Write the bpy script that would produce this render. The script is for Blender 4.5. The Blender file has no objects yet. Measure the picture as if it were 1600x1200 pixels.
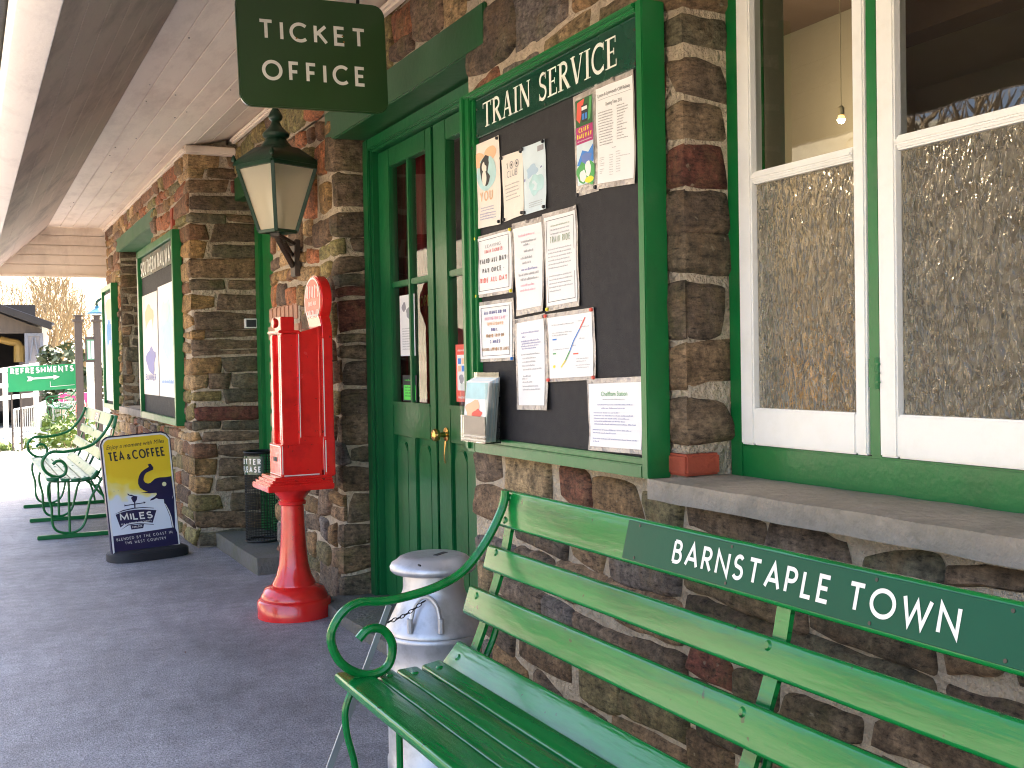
import bpy, bmesh, math, random
from mathutils import Vector, Matrix, noise
R = math.radians
scene = bpy.context.scene
COL = scene.collection
# ---------------------------------------------------------------- camera
F = 1720.0; EYE = Vector((0, 0, 1.2))
yaw, pitch, roll = R(26.43), R(-1.17), R(1.03)
FW = Vector((math.sin(yaw)*math.cos(pitch), math.cos(yaw)*math.cos(pitch), math.sin(pitch)))
_r = Vector((math.cos(yaw), -math.sin(yaw), 0)); _u = _r.cross(FW)
RT = math.cos(roll)*_r - math.sin(roll)*_u
UP = math.cos(roll)*_u + math.sin(roll)*_r
cd = bpy.data.cameras.new("camera"); cam = bpy.data.objects.new("camera", cd); COL.objects.link(cam)
cd.sensor_width = 36; cd.lens = 36*F/1600; cd.clip_start = 0.05; cd.clip_end = 2000
M = Matrix((RT, UP, -FW)).transposed().to_4x4(); M.translation = EYE
cam.matrix_world = M
scene.camera = cam
# ---------------------------------------------------------------- sky, sun, exposure
SUN_EL, SUN_AZ = R(44), math.atan2(0.72, 0.62)          # azimuth measured from +Y towards +X
w = bpy.data.worlds.new("World"); scene.world = w; w.use_nodes = True
nt = w.node_tree; bg = nt.nodes["Background"]
sky = nt.nodes.new("ShaderNodeTexSky"); sky.sky_type = 'NISHITA'; sky.sun_disc = False
sky.sun_elevation = SUN_EL; sky.sun_rotation = SUN_AZ
sky.air_density = 0.8; sky.dust_density = 5.0; sky.ozone_density = 0.4
nt.links.new(sky.outputs[0], bg.inputs[0]); bg.inputs[1].default_value = 0.15
sd = bpy.data.lights.new("sun", 'SUN'); sd.energy = 4.6; sd.angle = R(0.5); sd.color = (1, .91, .78)
so = bpy.data.objects.new("sun", sd); COL.objects.link(so)
sdir = Vector((math.sin(SUN_AZ)*math.cos(SUN_EL), math.cos(SUN_AZ)*math.cos(SUN_EL), math.sin(SUN_EL)))
so.rotation_euler = sdir.to_track_quat('Z', 'Y').to_euler(); so.location = sdir*60
vs = scene.view_settings
vs.view_transform = 'Standard'; vs.look = 'None'; vs.gamma = 1; vs.use_curve_mapping = False
vs.exposure = 2.88
scene.render.engine = 'CYCLES'
scene.cycles.max_bounces = 10; scene.cycles.diffuse_bounces = 5; scene.cycles.transparent_max_bounces = 12
scene.cycles.caustics_reflective = False; scene.cycles.caustics_refractive = True
scene.cycles.sample_clamp_indirect = 6; scene.cycles.filter_width = 1.1

# ---------------------------------------------------------------- pixel -> point on a real plane
def ray(px, py): return FW + RT*((px-800)/F) - UP*((py-600)/F)
def PX(px, py, X): d = ray(px, py); return EYE + d*(X/d.x)
def PY(px, py, Y): d = ray(px, py); return EYE + d*(Y/d.y)
def PZ(px, py, Z): d = ray(px, py); return EYE + d*((Z-EYE.z)/d.z)
def PP(px, py, p, n): d = ray(px, py); return EYE + d*((p-EYE).dot(n)/d.dot(n))

# ---------------------------------------------------------------- mesh builder
class MB:
    def __init__(s): s.v = []; s.f = []; s.m = []; s.c = None
    def add(s, vs_, fs, m=0):
        b = len(s.v); s.v += [tuple(p) for p in vs_]
        for f in fs: s.f.append([b+i for i in f]); s.m.append(m)
    def box(s, x0, x1, y0, y1, z0, z1, m=0):
        x0, x1 = sorted((x0, x1)); y0, y1 = sorted((y0, y1)); z0, z1 = sorted((z0, z1))
        s.add([(x0,y0,z0),(x1,y0,z0),(x1,y1,z0),(x0,y1,z0),(x0,y0,z1),(x1,y0,z1),(x1,y1,z1),(x0,y1,z1)],
              [(3,2,1,0),(4,5,6,7),(0,1,5,4),(1,2,6,5),(2,3,7,6),(3,0,4,7)], m); return s
    def obox(s, c, ax, ay, az, m=0):            # centre and half-axis vectors
        c = Vector(c); P = []
        for k in (-1, 1):
            for (i, j) in ((-1,-1),(1,-1),(1,1),(-1,1)): P.append(c+ax*i+ay*j+az*k)
        s.add(P, [(3,2,1,0),(4,5,6,7),(0,1,5,4),(1,2,6,5),(2,3,7,6),(3,0,4,7)], m); return s
    def beam(s, a, b, w_, h_, up=Vector((0,0,1)), m=0):
        a, b = Vector(a), Vector(b); d = b-a; t = d.normalized(); sx = t.cross(up).normalized(); uz = sx.cross(t)
        return s.obox((a+b)/2, d/2, sx*(w_/2), uz*(h_/2), m)
    def tube(s, pts, r, seg=10, cap=True, m=0, flat=1.0):
        pts = [Vector(p) for p in pts]; n = len(pts)
        rr = r if isinstance(r, (list, tuple)) else [r]*n
        t0 = (pts[1]-pts[0]).normalized(); ref = Vector((0,0,1)) if abs(t0.z) < .9 else Vector((1,0,0))
        nx = t0.cross(ref).normalized(); V = []
        for i, p in enumerate(pts):
            t = (pts[min(i+1,n-1)]-pts[max(i-1,0)]).normalized()
            nx = (nx - t*nx.dot(t)).normalized(); ny = t.cross(nx)
            for k in range(seg):
                a = 2*math.pi*k/seg; V.append(p+nx*(rr[i]*math.cos(a)*flat)+ny*(rr[i]*math.sin(a)))
        Fs = [(i*seg+k, i*seg+(k+1)%seg, (i+1)*seg+(k+1)%seg, (i+1)*seg+k) for i in range(n-1) for k in range(seg)]
        if cap: Fs += [tuple(range(seg-1,-1,-1)), tuple((n-1)*seg+k for k in range(seg))]
        s.add(V, Fs, m); return s
    def lathe(s, c, prof, seg=32, m=0):         # prof: (radius, z)
        c = Vector(c); n = len(prof); V = []
        for (r_, z) in prof:
            for k in range(seg):
                a = 2*math.pi*k/seg; V.append((c.x+r_*math.cos(a), c.y+r_*math.sin(a), c.z+z))
        Fs = [(i*seg+k, i*seg+(k+1)%seg, (i+1)*seg+(k+1)%seg, (i+1)*seg+k) for i in range(n-1) for k in range(seg)]
        Fs += [tuple(range(seg-1,-1,-1)), tuple((n-1)*seg+k for k in range(seg))]
        s.add(V, Fs, m); return s
    def prism(s, poly, vec, m=0):
        vec = Vector(vec); n = len(poly); P = [Vector(p) for p in poly]
        s.add(P+[p+vec for p in P], [tuple(range(n-1,-1,-1)), tuple(range(n,2*n))]+[(i,(i+1)%n,n+(i+1)%n,n+i) for i in range(n)], m); return s
    def face(s, pts, m=0): s.add(pts, [tuple(range(len(pts)))], m); return s
    def build(s, name, mats, parent=None, bevel=0.0, smooth=True, angle=35, seg=2, loc=None):
        me = bpy.data.meshes.new(name); me.from_pydata(s.v, [], s.f)
        mats = mats if isinstance(mats, (list, tuple)) else [mats]
        for m_ in mats: me.materials.append(m_)
        me.polygons.foreach_set('material_index', s.m)
        if s.c:
            at = me.color_attributes.new('tint', 'FLOAT_COLOR', 'POINT')
            at.data.foreach_set('color', [x for c in s.c for x in c])
        if bevel:
            bm = bmesh.new(); bm.from_mesh(me); bmesh.ops.recalc_face_normals(bm, faces=bm.faces)
            es = [e for e in bm.edges if len(e.link_faces) == 2 and e.calc_face_angle(0) > R(30)]
            bmesh.ops.bevel(bm, geom=es, offset=bevel, segments=seg, affect='EDGES', clamp_overlap=True)
            bm.to_mesh(me); bm.free()
        if smooth:
            me.polygons.foreach_set('use_smooth', [True]*len(me.polygons)); me.set_sharp_from_angle(angle=R(angle))
        o = bpy.data.objects.new(name, me); COL.objects.link(o)
        if parent:
            o.parent = parent
            if parent.parent is None and parent.type == 'EMPTY': o.matrix_parent_inverse = parent.matrix_basis.inverted()
            elif parent.parent is None: o.matrix_parent_inverse = parent.matrix_basis.inverted()
        elif loc is not False:
            xs = [v.co for v in me.vertices]
            lo = Vector([min(v[i] for v in xs) for i in range(3)]); hi = Vector([max(v[i] for v in xs) for i in range(3)])
            L = Vector(((lo.x+hi.x)/2, (lo.y+hi.y)/2, lo.z)); me.transform(Matrix.Translation(-L)); o.location = L
        return o

def tag(o, label=None, cat=None, group=None, kind=None):
    if label: o['label'] = label
    if cat: o['category'] = cat
    if group: o['group'] = group
    if kind: o['kind'] = kind
    return o
def thing(name, label, cat, loc, group=None, rz=0):
    o = bpy.data.objects.new(name, None); COL.objects.link(o); o.location = loc; o.rotation_euler.z = rz
    o.empty_display_size = .1
    return tag(o, label, cat, group)
KIDS = {}
def copy_tree(o, parent=None):
    c = o.copy(); COL.objects.link(c); c.parent = parent
    for ch in [x for x in COL.objects if x.parent == o]: copy_tree(ch, c)
    return c

# ---------------------------------------------------------------- materials
def N(nt, t, **kw):
    n = nt.nodes.new(t)
    for k, v in kw.items():
        if k.startswith('i_'): n.inputs[k[2:].replace('_', ' ')].default_value = v
        else: setattr(n, k, v)
    return n
def mat(name, col, rough=.5, metal=0, var=.12, scale=6, bump=.05, bscale=60, dirt=None, dirt_amt=.5, dirt_scale=3, coat=0, spec=.5, stretch=(1,1,1), rvar=.12, bdist=.002, chips=None, chip_scale=40, chip_pos=.69):
    m = bpy.data.materials.new(name); m.use_nodes = True; t = m.node_tree; b = t.nodes['Principled BSDF']
    tc = N(t, 'ShaderNodeTexCoord'); mp = N(t, 'ShaderNodeMapping'); mp.inputs['Scale'].default_value = stretch
    t.links.new(tc.outputs['Object'], mp.inputs[0])
    n1 = N(t, 'ShaderNodeTexNoise'); n1.inputs['Scale'].default_value = scale; n1.inputs['Detail'].default_value = 5
    t.links.new(mp.outputs[0], n1.inputs['Vector'])
    mx = N(t, 'ShaderNodeMix', data_type='RGBA', blend_type='MIX')
    mx.inputs[6].default_value = tuple(max(0, c*(1-var)) for c in col)+(1,); mx.inputs[7].default_value = tuple(min(1, c*(1+var)) for c in col)+(1,)
    t.links.new(n1.outputs['Fac'], mx.inputs[0]); out = mx.outputs[2]
    if dirt:
        n2 = N(t, 'ShaderNodeTexNoise'); n2.inputs['Scale'].default_value = dirt_scale; n2.inputs['Detail'].default_value = 9; n2.inputs['Roughness'].default_value = .68
        t.links.new(mp.outputs[0], n2.inputs['Vector'])
        cr = N(t, 'ShaderNodeValToRGB'); cr.color_ramp.elements[0].position = .48; cr.color_ramp.elements[1].position = .72
        cr.color_ramp.elements[1].color = (dirt_amt,)*3+(1,)
        t.links.new(n2.outputs['Fac'], cr.inputs[0])
        m2 = N(t, 'ShaderNodeMix', data_type='RGBA'); m2.inputs[7].default_value = tuple(dirt)+(1,)
        t.links.new(cr.outputs[0], m2.inputs[0]); t.links.new(out, m2.inputs[6]); out = m2.outputs[2]
    if chips:
        n4 = N(t, 'ShaderNodeTexNoise'); n4.inputs['Scale'].default_value = chip_scale; n4.inputs['Detail'].default_value = 3
        t.links.new(tc.outputs['Object'], n4.inputs['Vector'])
        c4 = N(t, 'ShaderNodeValToRGB'); c4.color_ramp.elements[0].position = chip_pos; c4.color_ramp.elements[1].position = chip_pos+.025; c4.color_ramp.elements[1].color = (.8,.8,.8,1)
        t.links.new(n4.outputs['Fac'], c4.inputs[0]); m4 = N(t, 'ShaderNodeMix', data_type='RGBA'); m4.inputs[7].default_value = tuple(chips)+(1,)
        t.links.new(c4.outputs[0], m4.inputs[0]); t.links.new(out, m4.inputs[6]); out = m4.outputs[2]
    t.links.new(out, b.inputs['Base Color'])
    mr = N(t, 'ShaderNodeMapRange'); mr.inputs['To Min'].default_value = max(.02, rough-rvar); mr.inputs['To Max'].default_value = min(1, rough+rvar)
    t.links.new(n1.outputs['Fac'], mr.inputs[0]); t.links.new(mr.outputs[0], b.inputs['Roughness'])
    b.inputs['Metallic'].default_value = metal; b.inputs['Specular IOR Level'].default_value = spec
    if coat: b.inputs['Coat Weight'].default_value = coat; b.inputs['Coat Roughness'].default_value = .06
    if bump:
        n3 = N(t, 'ShaderNodeTexNoise'); n3.inputs['Scale'].default_value = bscale; n3.inputs['Detail'].default_value = 4
        t.links.new(mp.outputs[0], n3.inputs['Vector'])
        bp = N(t, 'ShaderNodeBump'); bp.inputs['Strength'].default_value = bump; bp.inputs['Distance'].default_value = bdist*5
        t.links.new(n3.outputs['Fac'], bp.inputs['Height']); t.links.new(bp.outputs[0], b.inputs['Normal'])
        if coat: t.links.new(bp.outputs[0], b.inputs['Coat Normal'])
    return m
G_BENCH = mat('bench_green_paint', (.003,.185,.034), .22, var=.18, scale=9, bump=.16, bscale=55, coat=.15, spec=.4, dirt=(.004,.06,.013), dirt_amt=.65, dirt_scale=16, stretch=(1,.12,1), chips=(.02,.045,.02), chip_scale=34, chip_pos=.70)
G_FRAME = mat('frame_green_paint', (.004,.142,.032), .36, var=.15, scale=5, bump=.10, bscale=45, coat=.12, spec=.4, dirt=(.02,.10,.03), dirt_amt=.35, dirt_scale=9)
G_DOOR = mat('door_green_paint', (.004,.105,.030), .36, var=.18, scale=4, bump=.16, bscale=24, coat=.12, spec=.35, dirt=(.01,.05,.02), dirt_amt=.4, dirt_scale=6)
G_LINTEL = mat('lintel_green_paint', (.009,.080,.022), .38, var=.25, scale=3, bump=.1, bscale=30, dirt=(.05,.11,.07), dirt_amt=.5)
G_SIGN = mat('sign_green_enamel', (.014,.058,.014), .32, var=.12, scale=3, bump=.03, coat=.3)
G_HEAD = mat('header_green_enamel', (.004,.050,.028), .25, var=.12, scale=3, bump=.03, coat=.4)
G_LAMP = mat('lamp_green_iron', (.006,.045,.022), .4, var=.3, scale=12, bump=.1, dirt=(.02,.03,.02), dirt_amt=.5)
G_BAN = mat('banner_green_vinyl', (.012,.30,.10), .5, var=.1, bump=.05, bscale=12)
W_PAINT = mat('white_gloss_paint', (.80,.80,.77), .32, var=.03, scale=5, bump=.12, bscale=30, dirt=(.62,.60,.52), dirt_amt=.35, dirt_scale=10)
W_LET = mat('white_lettering', (.80,.80,.74), .4, var=.04, bump=.02, dirt=(.55,.50,.38), dirt_amt=.3, dirt_scale=25)
W_LINE = mat('white_lining_paint', (.78,.70,.66), .4, var=.1, bump=.02)
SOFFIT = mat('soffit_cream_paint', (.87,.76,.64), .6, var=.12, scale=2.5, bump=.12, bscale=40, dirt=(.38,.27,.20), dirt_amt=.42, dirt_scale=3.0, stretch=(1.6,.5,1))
SOFFIT_SHADED = mat('soffit_shaded_paint', (.62,.51,.43), .6, var=.2, scale=3, bump=.12, bscale=40, dirt=(.14,.10,.09), dirt_amt=.7, dirt_scale=2.4, stretch=(1.6,.45,1))  # slope faces the shaded wall; its shade is put into the darker colour
FASCIA = mat('fascia_white_paint', (.70,.66,.63), .5, var=.08, scale=3, bump=.1, dirt=(.40,.36,.36), dirt_amt=.5, dirt_scale=5, stretch=(1,.6,1))
RED = mat('red_gloss_paint', (.74,.018,.016), .22, var=.10, scale=6, bump=.08, bscale=40, coat=.5, dirt=(.34,.012,.012), dirt_amt=.5, dirt_scale=9, chips=(.13,.02,.015), chip_scale=38, chip_pos=.70)
RED2 = mat('orange_red_enamel', (.66,.055,.028), .35, var=.1, bump=.02)
BLACK = mat('black_board_felt', (.014,.013,.015), .75, var=.3, scale=30, bump=.25, bscale=400, dirt=(.05,.05,.05), dirt_amt=.15, dirt_scale=40)
DARK = mat('dark_metal', (.02,.02,.02), .45, metal=.6, var=.3, bump=.1)
IRON = mat('worn_iron', (.07,.06,.05), .55, metal=.5, var=.4, scale=20, bump=.2, dirt=(.12,.06,.03), dirt_amt=.5, dirt_scale=20)
ALU = mat('dull_aluminium', (.55,.55,.58), .42, metal=.6, var=.2, scale=6, bump=.16, bscale=18, dirt=(.24,.24,.25), dirt_amt=.75, dirt_scale=9)
STEEL = mat('galvanised_steel', (.45,.47,.50), .4, metal=.7, var=.15, bump=.03)
BRASS = mat('brass', (.62,.40,.12), .25, metal=1, var=.2, bump=.05)
PAPER = mat('white_paper', (.80,.80,.80), .5, var=.02, scale=3, bump=.25, bscale=9, spec=.4)
PAPER_C = mat('cream_paper', (.80,.74,.66), .5, var=.05, scale=9, bump=.25, bscale=9)
PAPER_B = mat('pale_blue_paper', (.62,.74,.80), .5, var=.16, scale=9, bump=.25, bscale=9)
LAM = mat('plastic_sleeve', (.40,.36,.33), .12, var=.6, scale=14, bump=.9, bscale=22, spec=.8, bdist=.004)
INK = mat('black_ink', (.03,.03,.035), .6, var=.1, bump=0)
INK_G = mat('grey_ink', (.30,.30,.33), .6, var=.3, scale=90, bump=0)
INK_P = mat('purple_ink', (.20,.20,.45), .6, var=.2, bump=0)
INK_R = mat('red_ink', (.75,.10,.07), .6, var=.2, bump=0)
INK_O = mat('pale_orange_ink', (.80,.50,.30), .6, var=.2, bump=0)
INK_K = mat('pale_pink_ink', (.78,.38,.48), .6, var=.2, bump=0)
INK_B = mat('blue_ink', (.05,.22,.62), .6, var=.2, bump=0)
INK_Y = mat('yellow_ink', (.85,.72,.05), .6, var=.1, bump=0)
INK_GR = mat('green_ink', (.08,.35,.10), .6, var=.3, bump=0)
INK_M = mat('magenta_ink', (.42,.02,.16), .5, var=.2, bump=0)
INK_T = mat('pale_teal_ink', (.45,.68,.70), .6, var=.25, scale=20, bump=0)
GOLD = mat('gold_lettering', (.62,.42,.10), .35, metal=.3, bump=0)
NAVY = mat('navy_plastic', (.014,.014,.055), .35, var=.1, bump=.05)
POSTER_Y = None
CREAM = mat('cream_interior_plaster', (.52,.46,.34), .8, var=.08, bump=.05)
BROWN = mat('brown_interior_wood', (.10,.065,.04), .6, var=.3, bump=.05)
MAROON = mat('maroon_curtain_cloth', (.26,.02,.028), .8, var=.3, bump=.1, scale=8)
YELLOWBOX = mat('yellow_card', (.80,.50,.08), .7, var=.1)
SLATE = mat('grey_roof_slate', (.10,.10,.11), .7, var=.3, scale=8, bump=.2)
SILLST = mat('sill_sandstone', (.36,.295,.225), .85, var=.3, scale=6, bump=.5, bscale=45, dirt=(.13,.125,.09), dirt_amt=.7, dirt_scale=4, bdist=.004)
STEPST = mat('step_stone', (.13,.12,.105), .85, var=.3, scale=7, bump=.5, bscale=50, dirt=(.09,.10,.03), dirt_amt=.6, dirt_scale=4, bdist=.004)
BRICK = mat('pale_terracotta_brick', (.42,.22,.14), .8, var=.2, scale=9, bump=.3, bscale=60, dirt=(.30,.16,.11), dirt_amt=.5, dirt_scale=5)
REDBRICK = mat('red_brick', (.36,.065,.03), .85, var=.3, scale=12, bump=.4, bscale=60, dirt=(.16,.06,.04), dirt_amt=.5)
RUBBER = mat('black_rubber', (.018,.018,.022), .6, var=.2, bump=.1)
OLDWOOD = mat('weathered_grey_wood', (.10,.08,.065), .85, var=.35, scale=6, bump=.4, bscale=40, stretch=(1,1,.15))
DARKWOOD = mat('dark_barn_timber', (.030,.026,.024), .85, var=.4, scale=5, bump=.3, bscale=30)
BARNDOOR = mat('grey_barn_door_timber', (.33,.30,.30), .8, var=.2, scale=5, bump=.2)
BARK = mat('pale_bark', (.22,.16,.09), .9, var=.3, scale=8, bump=.3)
PINK = mat('pink_plastic', (.75,.06,.22), .4, var=.1, bump=0)
WHITEWALL = mat('white_lime_wall', (.75,.73,.68), .8, var=.05)

def stone_material(name, moss=.5):
    m = bpy.data.materials.new(name); m.use_nodes = True; t = m.node_tree; b = t.nodes['Principled BSDF']
    L = t.links.new
    tc = N(t, 'ShaderNodeTexCoord'); at = N(t, 'ShaderNodeAttribute'); at.attribute_name = 'tint'
    a = N(t, 'ShaderNodeTexNoise'); a.inputs['Scale'].default_value = 16; a.inputs['Detail'].default_value = 9; a.inputs['Roughness'].default_value = .65
    b1 = N(t, 'ShaderNodeTexNoise'); b1.inputs['Scale'].default_value = 55; b1.inputs['Detail'].default_value = 7; b1.inputs['Roughness'].default_value = .7
    L(tc.outputs['Object'], a.inputs['Vector']); L(tc.outputs['Object'], b1.inputs['Vector'])
    mr = N(t, 'ShaderNodeMapRange'); mr.inputs['From Min'].default_value = .3; mr.inputs['From Max'].default_value = .7; mr.inputs['To Min'].default_value = .38; mr.inputs['To Max'].default_value = 1.75
    L(a.outputs['Fac'], mr.inputs[0])
    hs = N(t, 'ShaderNodeVectorMath', operation='SCALE'); L(at.outputs['Color'], hs.inputs[0]); L(mr.outputs[0], hs.inputs['Scale'])
    mr2 = N(t, 'ShaderNodeMapRange'); mr2.inputs['From Min'].default_value = .3; mr2.inputs['From Max'].default_value = .7; mr2.inputs['To Min'].default_value = .5; mr2.inputs['To Max'].default_value = 1.55
    L(b1.outputs['Fac'], mr2.inputs[0])
    hs2 = N(t, 'ShaderNodeVectorMath', operation='SCALE'); L(hs.outputs[0], hs2.inputs[0]); L(mr2.outputs[0], hs2.inputs['Scale'])
    c = N(t, 'ShaderNodeTexNoise'); c.inputs['Scale'].default_value = 4.5; c.inputs['Detail'].default_value = 9; c.inputs['Roughness'].default_value = .7
    L(tc.outputs['Object'], c.inputs['Vector'])
    cr = N(t, 'ShaderNodeValToRGB'); cr.color_ramp.elements[0].position = .52; cr.color_ramp.elements[1].position = .68; cr.color_ramp.elements[1].color = (moss,)*3+(1,)
    L(c.outputs['Fac'], cr.inputs[0])
    mx = N(t, 'ShaderNodeMix', data_type='RGBA'); L(cr.outputs[0], mx.inputs[0]); L(hs2.outputs[0], mx.inputs[6]); mx.inputs[7].default_value = (.085,.085,.025,1)
    # small pale lichen flecks
    v = N(t, 'ShaderNodeTexNoise'); v.inputs['Scale'].default_value = 38; v.inputs['Detail'].default_value = 3
    L(tc.outputs['Object'], v.inputs['Vector'])
    cr2 = N(t, 'ShaderNodeValToRGB'); cr2.color_ramp.elements[0].position = .69; cr2.color_ramp.elements[1].position = .74; cr2.color_ramp.elements[1].color = (.45,.45,.45,1)
    L(v.outputs['Fac'], cr2.inputs[0])
    mx2 = N(t, 'ShaderNodeMix', data_type='RGBA'); L(cr2.outputs[0], mx2.inputs[0]); L(mx.outputs[2], mx2.inputs[6]); mx2.inputs[7].default_value = (.30,.27,.20,1)
    # rusty ochre staining inside single stones
    oc = N(t, 'ShaderNodeTexNoise'); oc.inputs['Scale'].default_value = 8.5; oc.inputs['Detail'].default_value = 10; oc.inputs['Roughness'].default_value = .72; oc.inputs['Distortion'].default_value = .8
    mpo = N(t, 'ShaderNodeMapping'); mpo.inputs['Location'].default_value = (7.3, 2.2, 5.1); L(tc.outputs['Object'], mpo.inputs[0]); L(mpo.outputs[0], oc.inputs['Vector'])
    cr3 = N(t, 'ShaderNodeValToRGB'); cr3.color_ramp.elements[0].position = .50; cr3.color_ramp.elements[1].position = .70; cr3.color_ramp.elements[1].color = (.55,.55,.55,1); L(oc.outputs['Fac'], cr3.inputs[0])
    mx3 = N(t, 'ShaderNodeMix', data_type='RGBA'); L(cr3.outputs[0], mx3.inputs[0]); L(mx2.outputs[2], mx3.inputs[6]); mx3.inputs[7].default_value = (.20,.125,.065,1)
    mpb = N(t, 'ShaderNodeMapping'); mpb.inputs['Scale'].default_value = (1, 1, 3.4); L(tc.outputs['Object'], mpb.inputs[0])
    bd = N(t, 'ShaderNodeTexNoise'); bd.inputs['Scale'].default_value = 30; bd.inputs['Detail'].default_value = 8; bd.inputs['Roughness'].default_value = .75; L(mpb.outputs[0], bd.inputs['Vector'])
    c5 = N(t, 'ShaderNodeValToRGB'); e5 = c5.color_ramp.elements; e5[0].position = .36; e5[0].color = (.30,.28,.27,1); e5[1].position = .64; e5[1].color = (1.5,1.45,1.4,1); q5 = e5.new(.46); q5.color = (.95,.95,.95,1); L(bd.outputs['Fac'], c5.inputs[0])
    m5 = N(t, 'ShaderNodeMix', data_type='RGBA', blend_type='MULTIPLY'); m5.inputs[0].default_value = 1; L(mx3.outputs[2], m5.inputs[6]); L(c5.outputs[0], m5.inputs[7])
    L(m5.outputs[2], b.inputs['Base Color']); b.inputs['Roughness'].default_value = .8; b.inputs['Specular IOR Level'].default_value = .35
    bp = N(t, 'ShaderNodeBump'); bp.inputs['Strength'].default_value = .9; bp.inputs['Distance'].default_value = .022
    ad = N(t, 'ShaderNodeMath', operation='MULTIPLY_ADD'); ad.inputs[1].default_value = .4; L(b1.outputs['Fac'], ad.inputs[0]); L(a.outputs['Fac'], ad.inputs[2])
    L(ad.outputs[0], bp.inputs['Height']); L(bp.outputs[0], b.inputs['Normal'])
    return m
STONE = stone_material('rubble_stone')
MORTAR = mat('lime_mortar', (.48,.395,.29), .9, var=.35, scale=30, bump=1.0, bscale=55, dirt=(.22,.185,.13), dirt_amt=.7, dirt_scale=6, bdist=.006)

def asphalt():
    m = bpy.data.materials.new('worn_asphalt'); m.use_nodes = True; t = m.node_tree; b = t.nodes['Principled BSDF']; L = t.links.new
    tc = N(t, 'ShaderNodeTexCoord')
    a = N(t, 'ShaderNodeTexNoise'); a.inputs['Scale'].default_value = 1.6; a.inputs['Detail'].default_value = 8; a.inputs['Roughness'].default_value = .65
    g = N(t, 'ShaderNodeTexNoise'); g.inputs['Scale'].default_value = 130; g.inputs['Detail'].default_value = 3
    v = N(t, 'ShaderNodeTexVoronoi'); v.inputs['Scale'].default_value = 210
    for n in (a, g, v): L(tc.outputs['Object'], n.inputs['Vector'])
    cr = N(t, 'ShaderNodeValToRGB'); e = cr.color_ramp.elements
    e[0].position = .30; e[0].color = (.165,.153,.158,1); e[1].position = .70; e[1].color = (.335,.312,.322,1)
    L(a.outputs['Fac'], cr.inputs[0])
    mr = N(t, 'ShaderNodeMapRange'); mr.inputs['From Min'].default_value = .3; mr.inputs['From Max'].default_value = .7; mr.inputs['To Min'].default_value = .5; mr.inputs['To Max'].default_value = 1.5
    L(g.outputs['Fac'], mr.inputs[0])
    sc = N(t, 'ShaderNodeVectorMath', operation='SCALE'); L(cr.outputs[0], sc.inputs[0]); L(mr.outputs[0], sc.inputs['Scale'])
    mm = N(t, 'ShaderNodeTexNoise'); mm.inputs['Scale'].default_value = 13; mm.inputs['Detail'].default_value = 8; mm.inputs['Roughness'].default_value = .75; L(tc.outputs['Object'], mm.inputs['Vector'])
    mrm = N(t, 'ShaderNodeMapRange'); mrm.inputs['From Min'].default_value = .3; mrm.inputs['From Max'].default_value = .7; mrm.inputs['To Min'].default_value = .66; mrm.inputs['To Max'].default_value = 1.32; L(mm.outputs['Fac'], mrm.inputs[0])
    sc_ = N(t, 'ShaderNodeVectorMath', operation='SCALE'); L(sc.outputs[0], sc_.inputs[0]); L(mrm.outputs[0], sc_.inputs['Scale']); sc = sc_
    # damp dark stains and a few pale grit specks
    s2 = N(t, 'ShaderNodeTexNoise'); s2.inputs['Scale'].default_value = 1.1; s2.inputs['Detail'].default_value = 10; s2.inputs['Roughness'].default_value = .75
    mp = N(t, 'ShaderNodeMapping'); mp.inputs['Location'].default_value = (3.1, 1.7, 0); L(tc.outputs['Object'], mp.inputs[0]); L(mp.outputs[0], s2.inputs['Vector'])
    c2 = N(t, 'ShaderNodeValToRGB'); c2.color_ramp.elements[0].position = .60; c2.color_ramp.elements[1].position = .68; c2.color_ramp.elements[1].color = (.55,.55,.55,1)
    L(s2.outputs['Fac'], c2.inputs[0])
    mx = N(t, 'ShaderNodeMix', data_type='RGBA'); L(c2.outputs[0], mx.inputs[0]); L(sc.outputs[0], mx.inputs[6]); mx.inputs[7].default_value = (.12,.11,.112,1)
    g2 = N(t, 'ShaderNodeTexNoise'); g2.inputs['Scale'].default_value = 70; g2.inputs['Detail'].default_value = 2; L(tc.outputs['Object'], g2.inputs['Vector'])
    c3 = N(t, 'ShaderNodeValToRGB'); c3.color_ramp.elements[0].position = .70; c3.color_ramp.elements[1].position = .74; L(g2.outputs['Fac'], c3.inputs[0])
    m3 = N(t, 'ShaderNodeMix', data_type='RGBA'); L(c3.outputs[0], m3.inputs[0]); L(mx.outputs[2], m3.inputs[6]); m3.inputs[7].default_value = (.26,.25,.25,1)
    g3 = N(t, 'ShaderNodeTexNoise'); g3.inputs['Scale'].default_value = 62; g3.inputs['Detail'].default_value = 4; g3.inputs['Roughness'].default_value = .7; mp3 = N(t, 'ShaderNodeMapping'); mp3.inputs['Location'].default_value = (9, 4, 2); L(tc.outputs['Object'], mp3.inputs[0]); L(mp3.outputs[0], g3.inputs['Vector'])
    c6 = N(t, 'ShaderNodeValToRGB'); c6.color_ramp.elements[0].position = .58; c6.color_ramp.elements[1].position = .66; c6.color_ramp.elements[1].color = (.75,.75,.75,1); L(g3.outputs['Fac'], c6.inputs[0])
    m6 = N(t, 'ShaderNodeMix', data_type='RGBA'); L(c6.outputs[0], m6.inputs[0]); L(m3.outputs[2], m6.inputs[6]); m6.inputs[7].default_value = (.07,.065,.068,1)
    L(m6.outputs[2], b.inputs['Base Color']); b.inputs['Roughness'].default_value = .62; b.inputs['Specular IOR Level'].default_value = .5
    bp = N(t, 'ShaderNodeBump'); bp.inputs['Strength'].default_value = .4; bp.inputs['Distance'].default_value = .003
    L(v.outputs['Distance'], bp.inputs['Height']); L(bp.outputs[0], b.inputs['Normal'])
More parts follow.
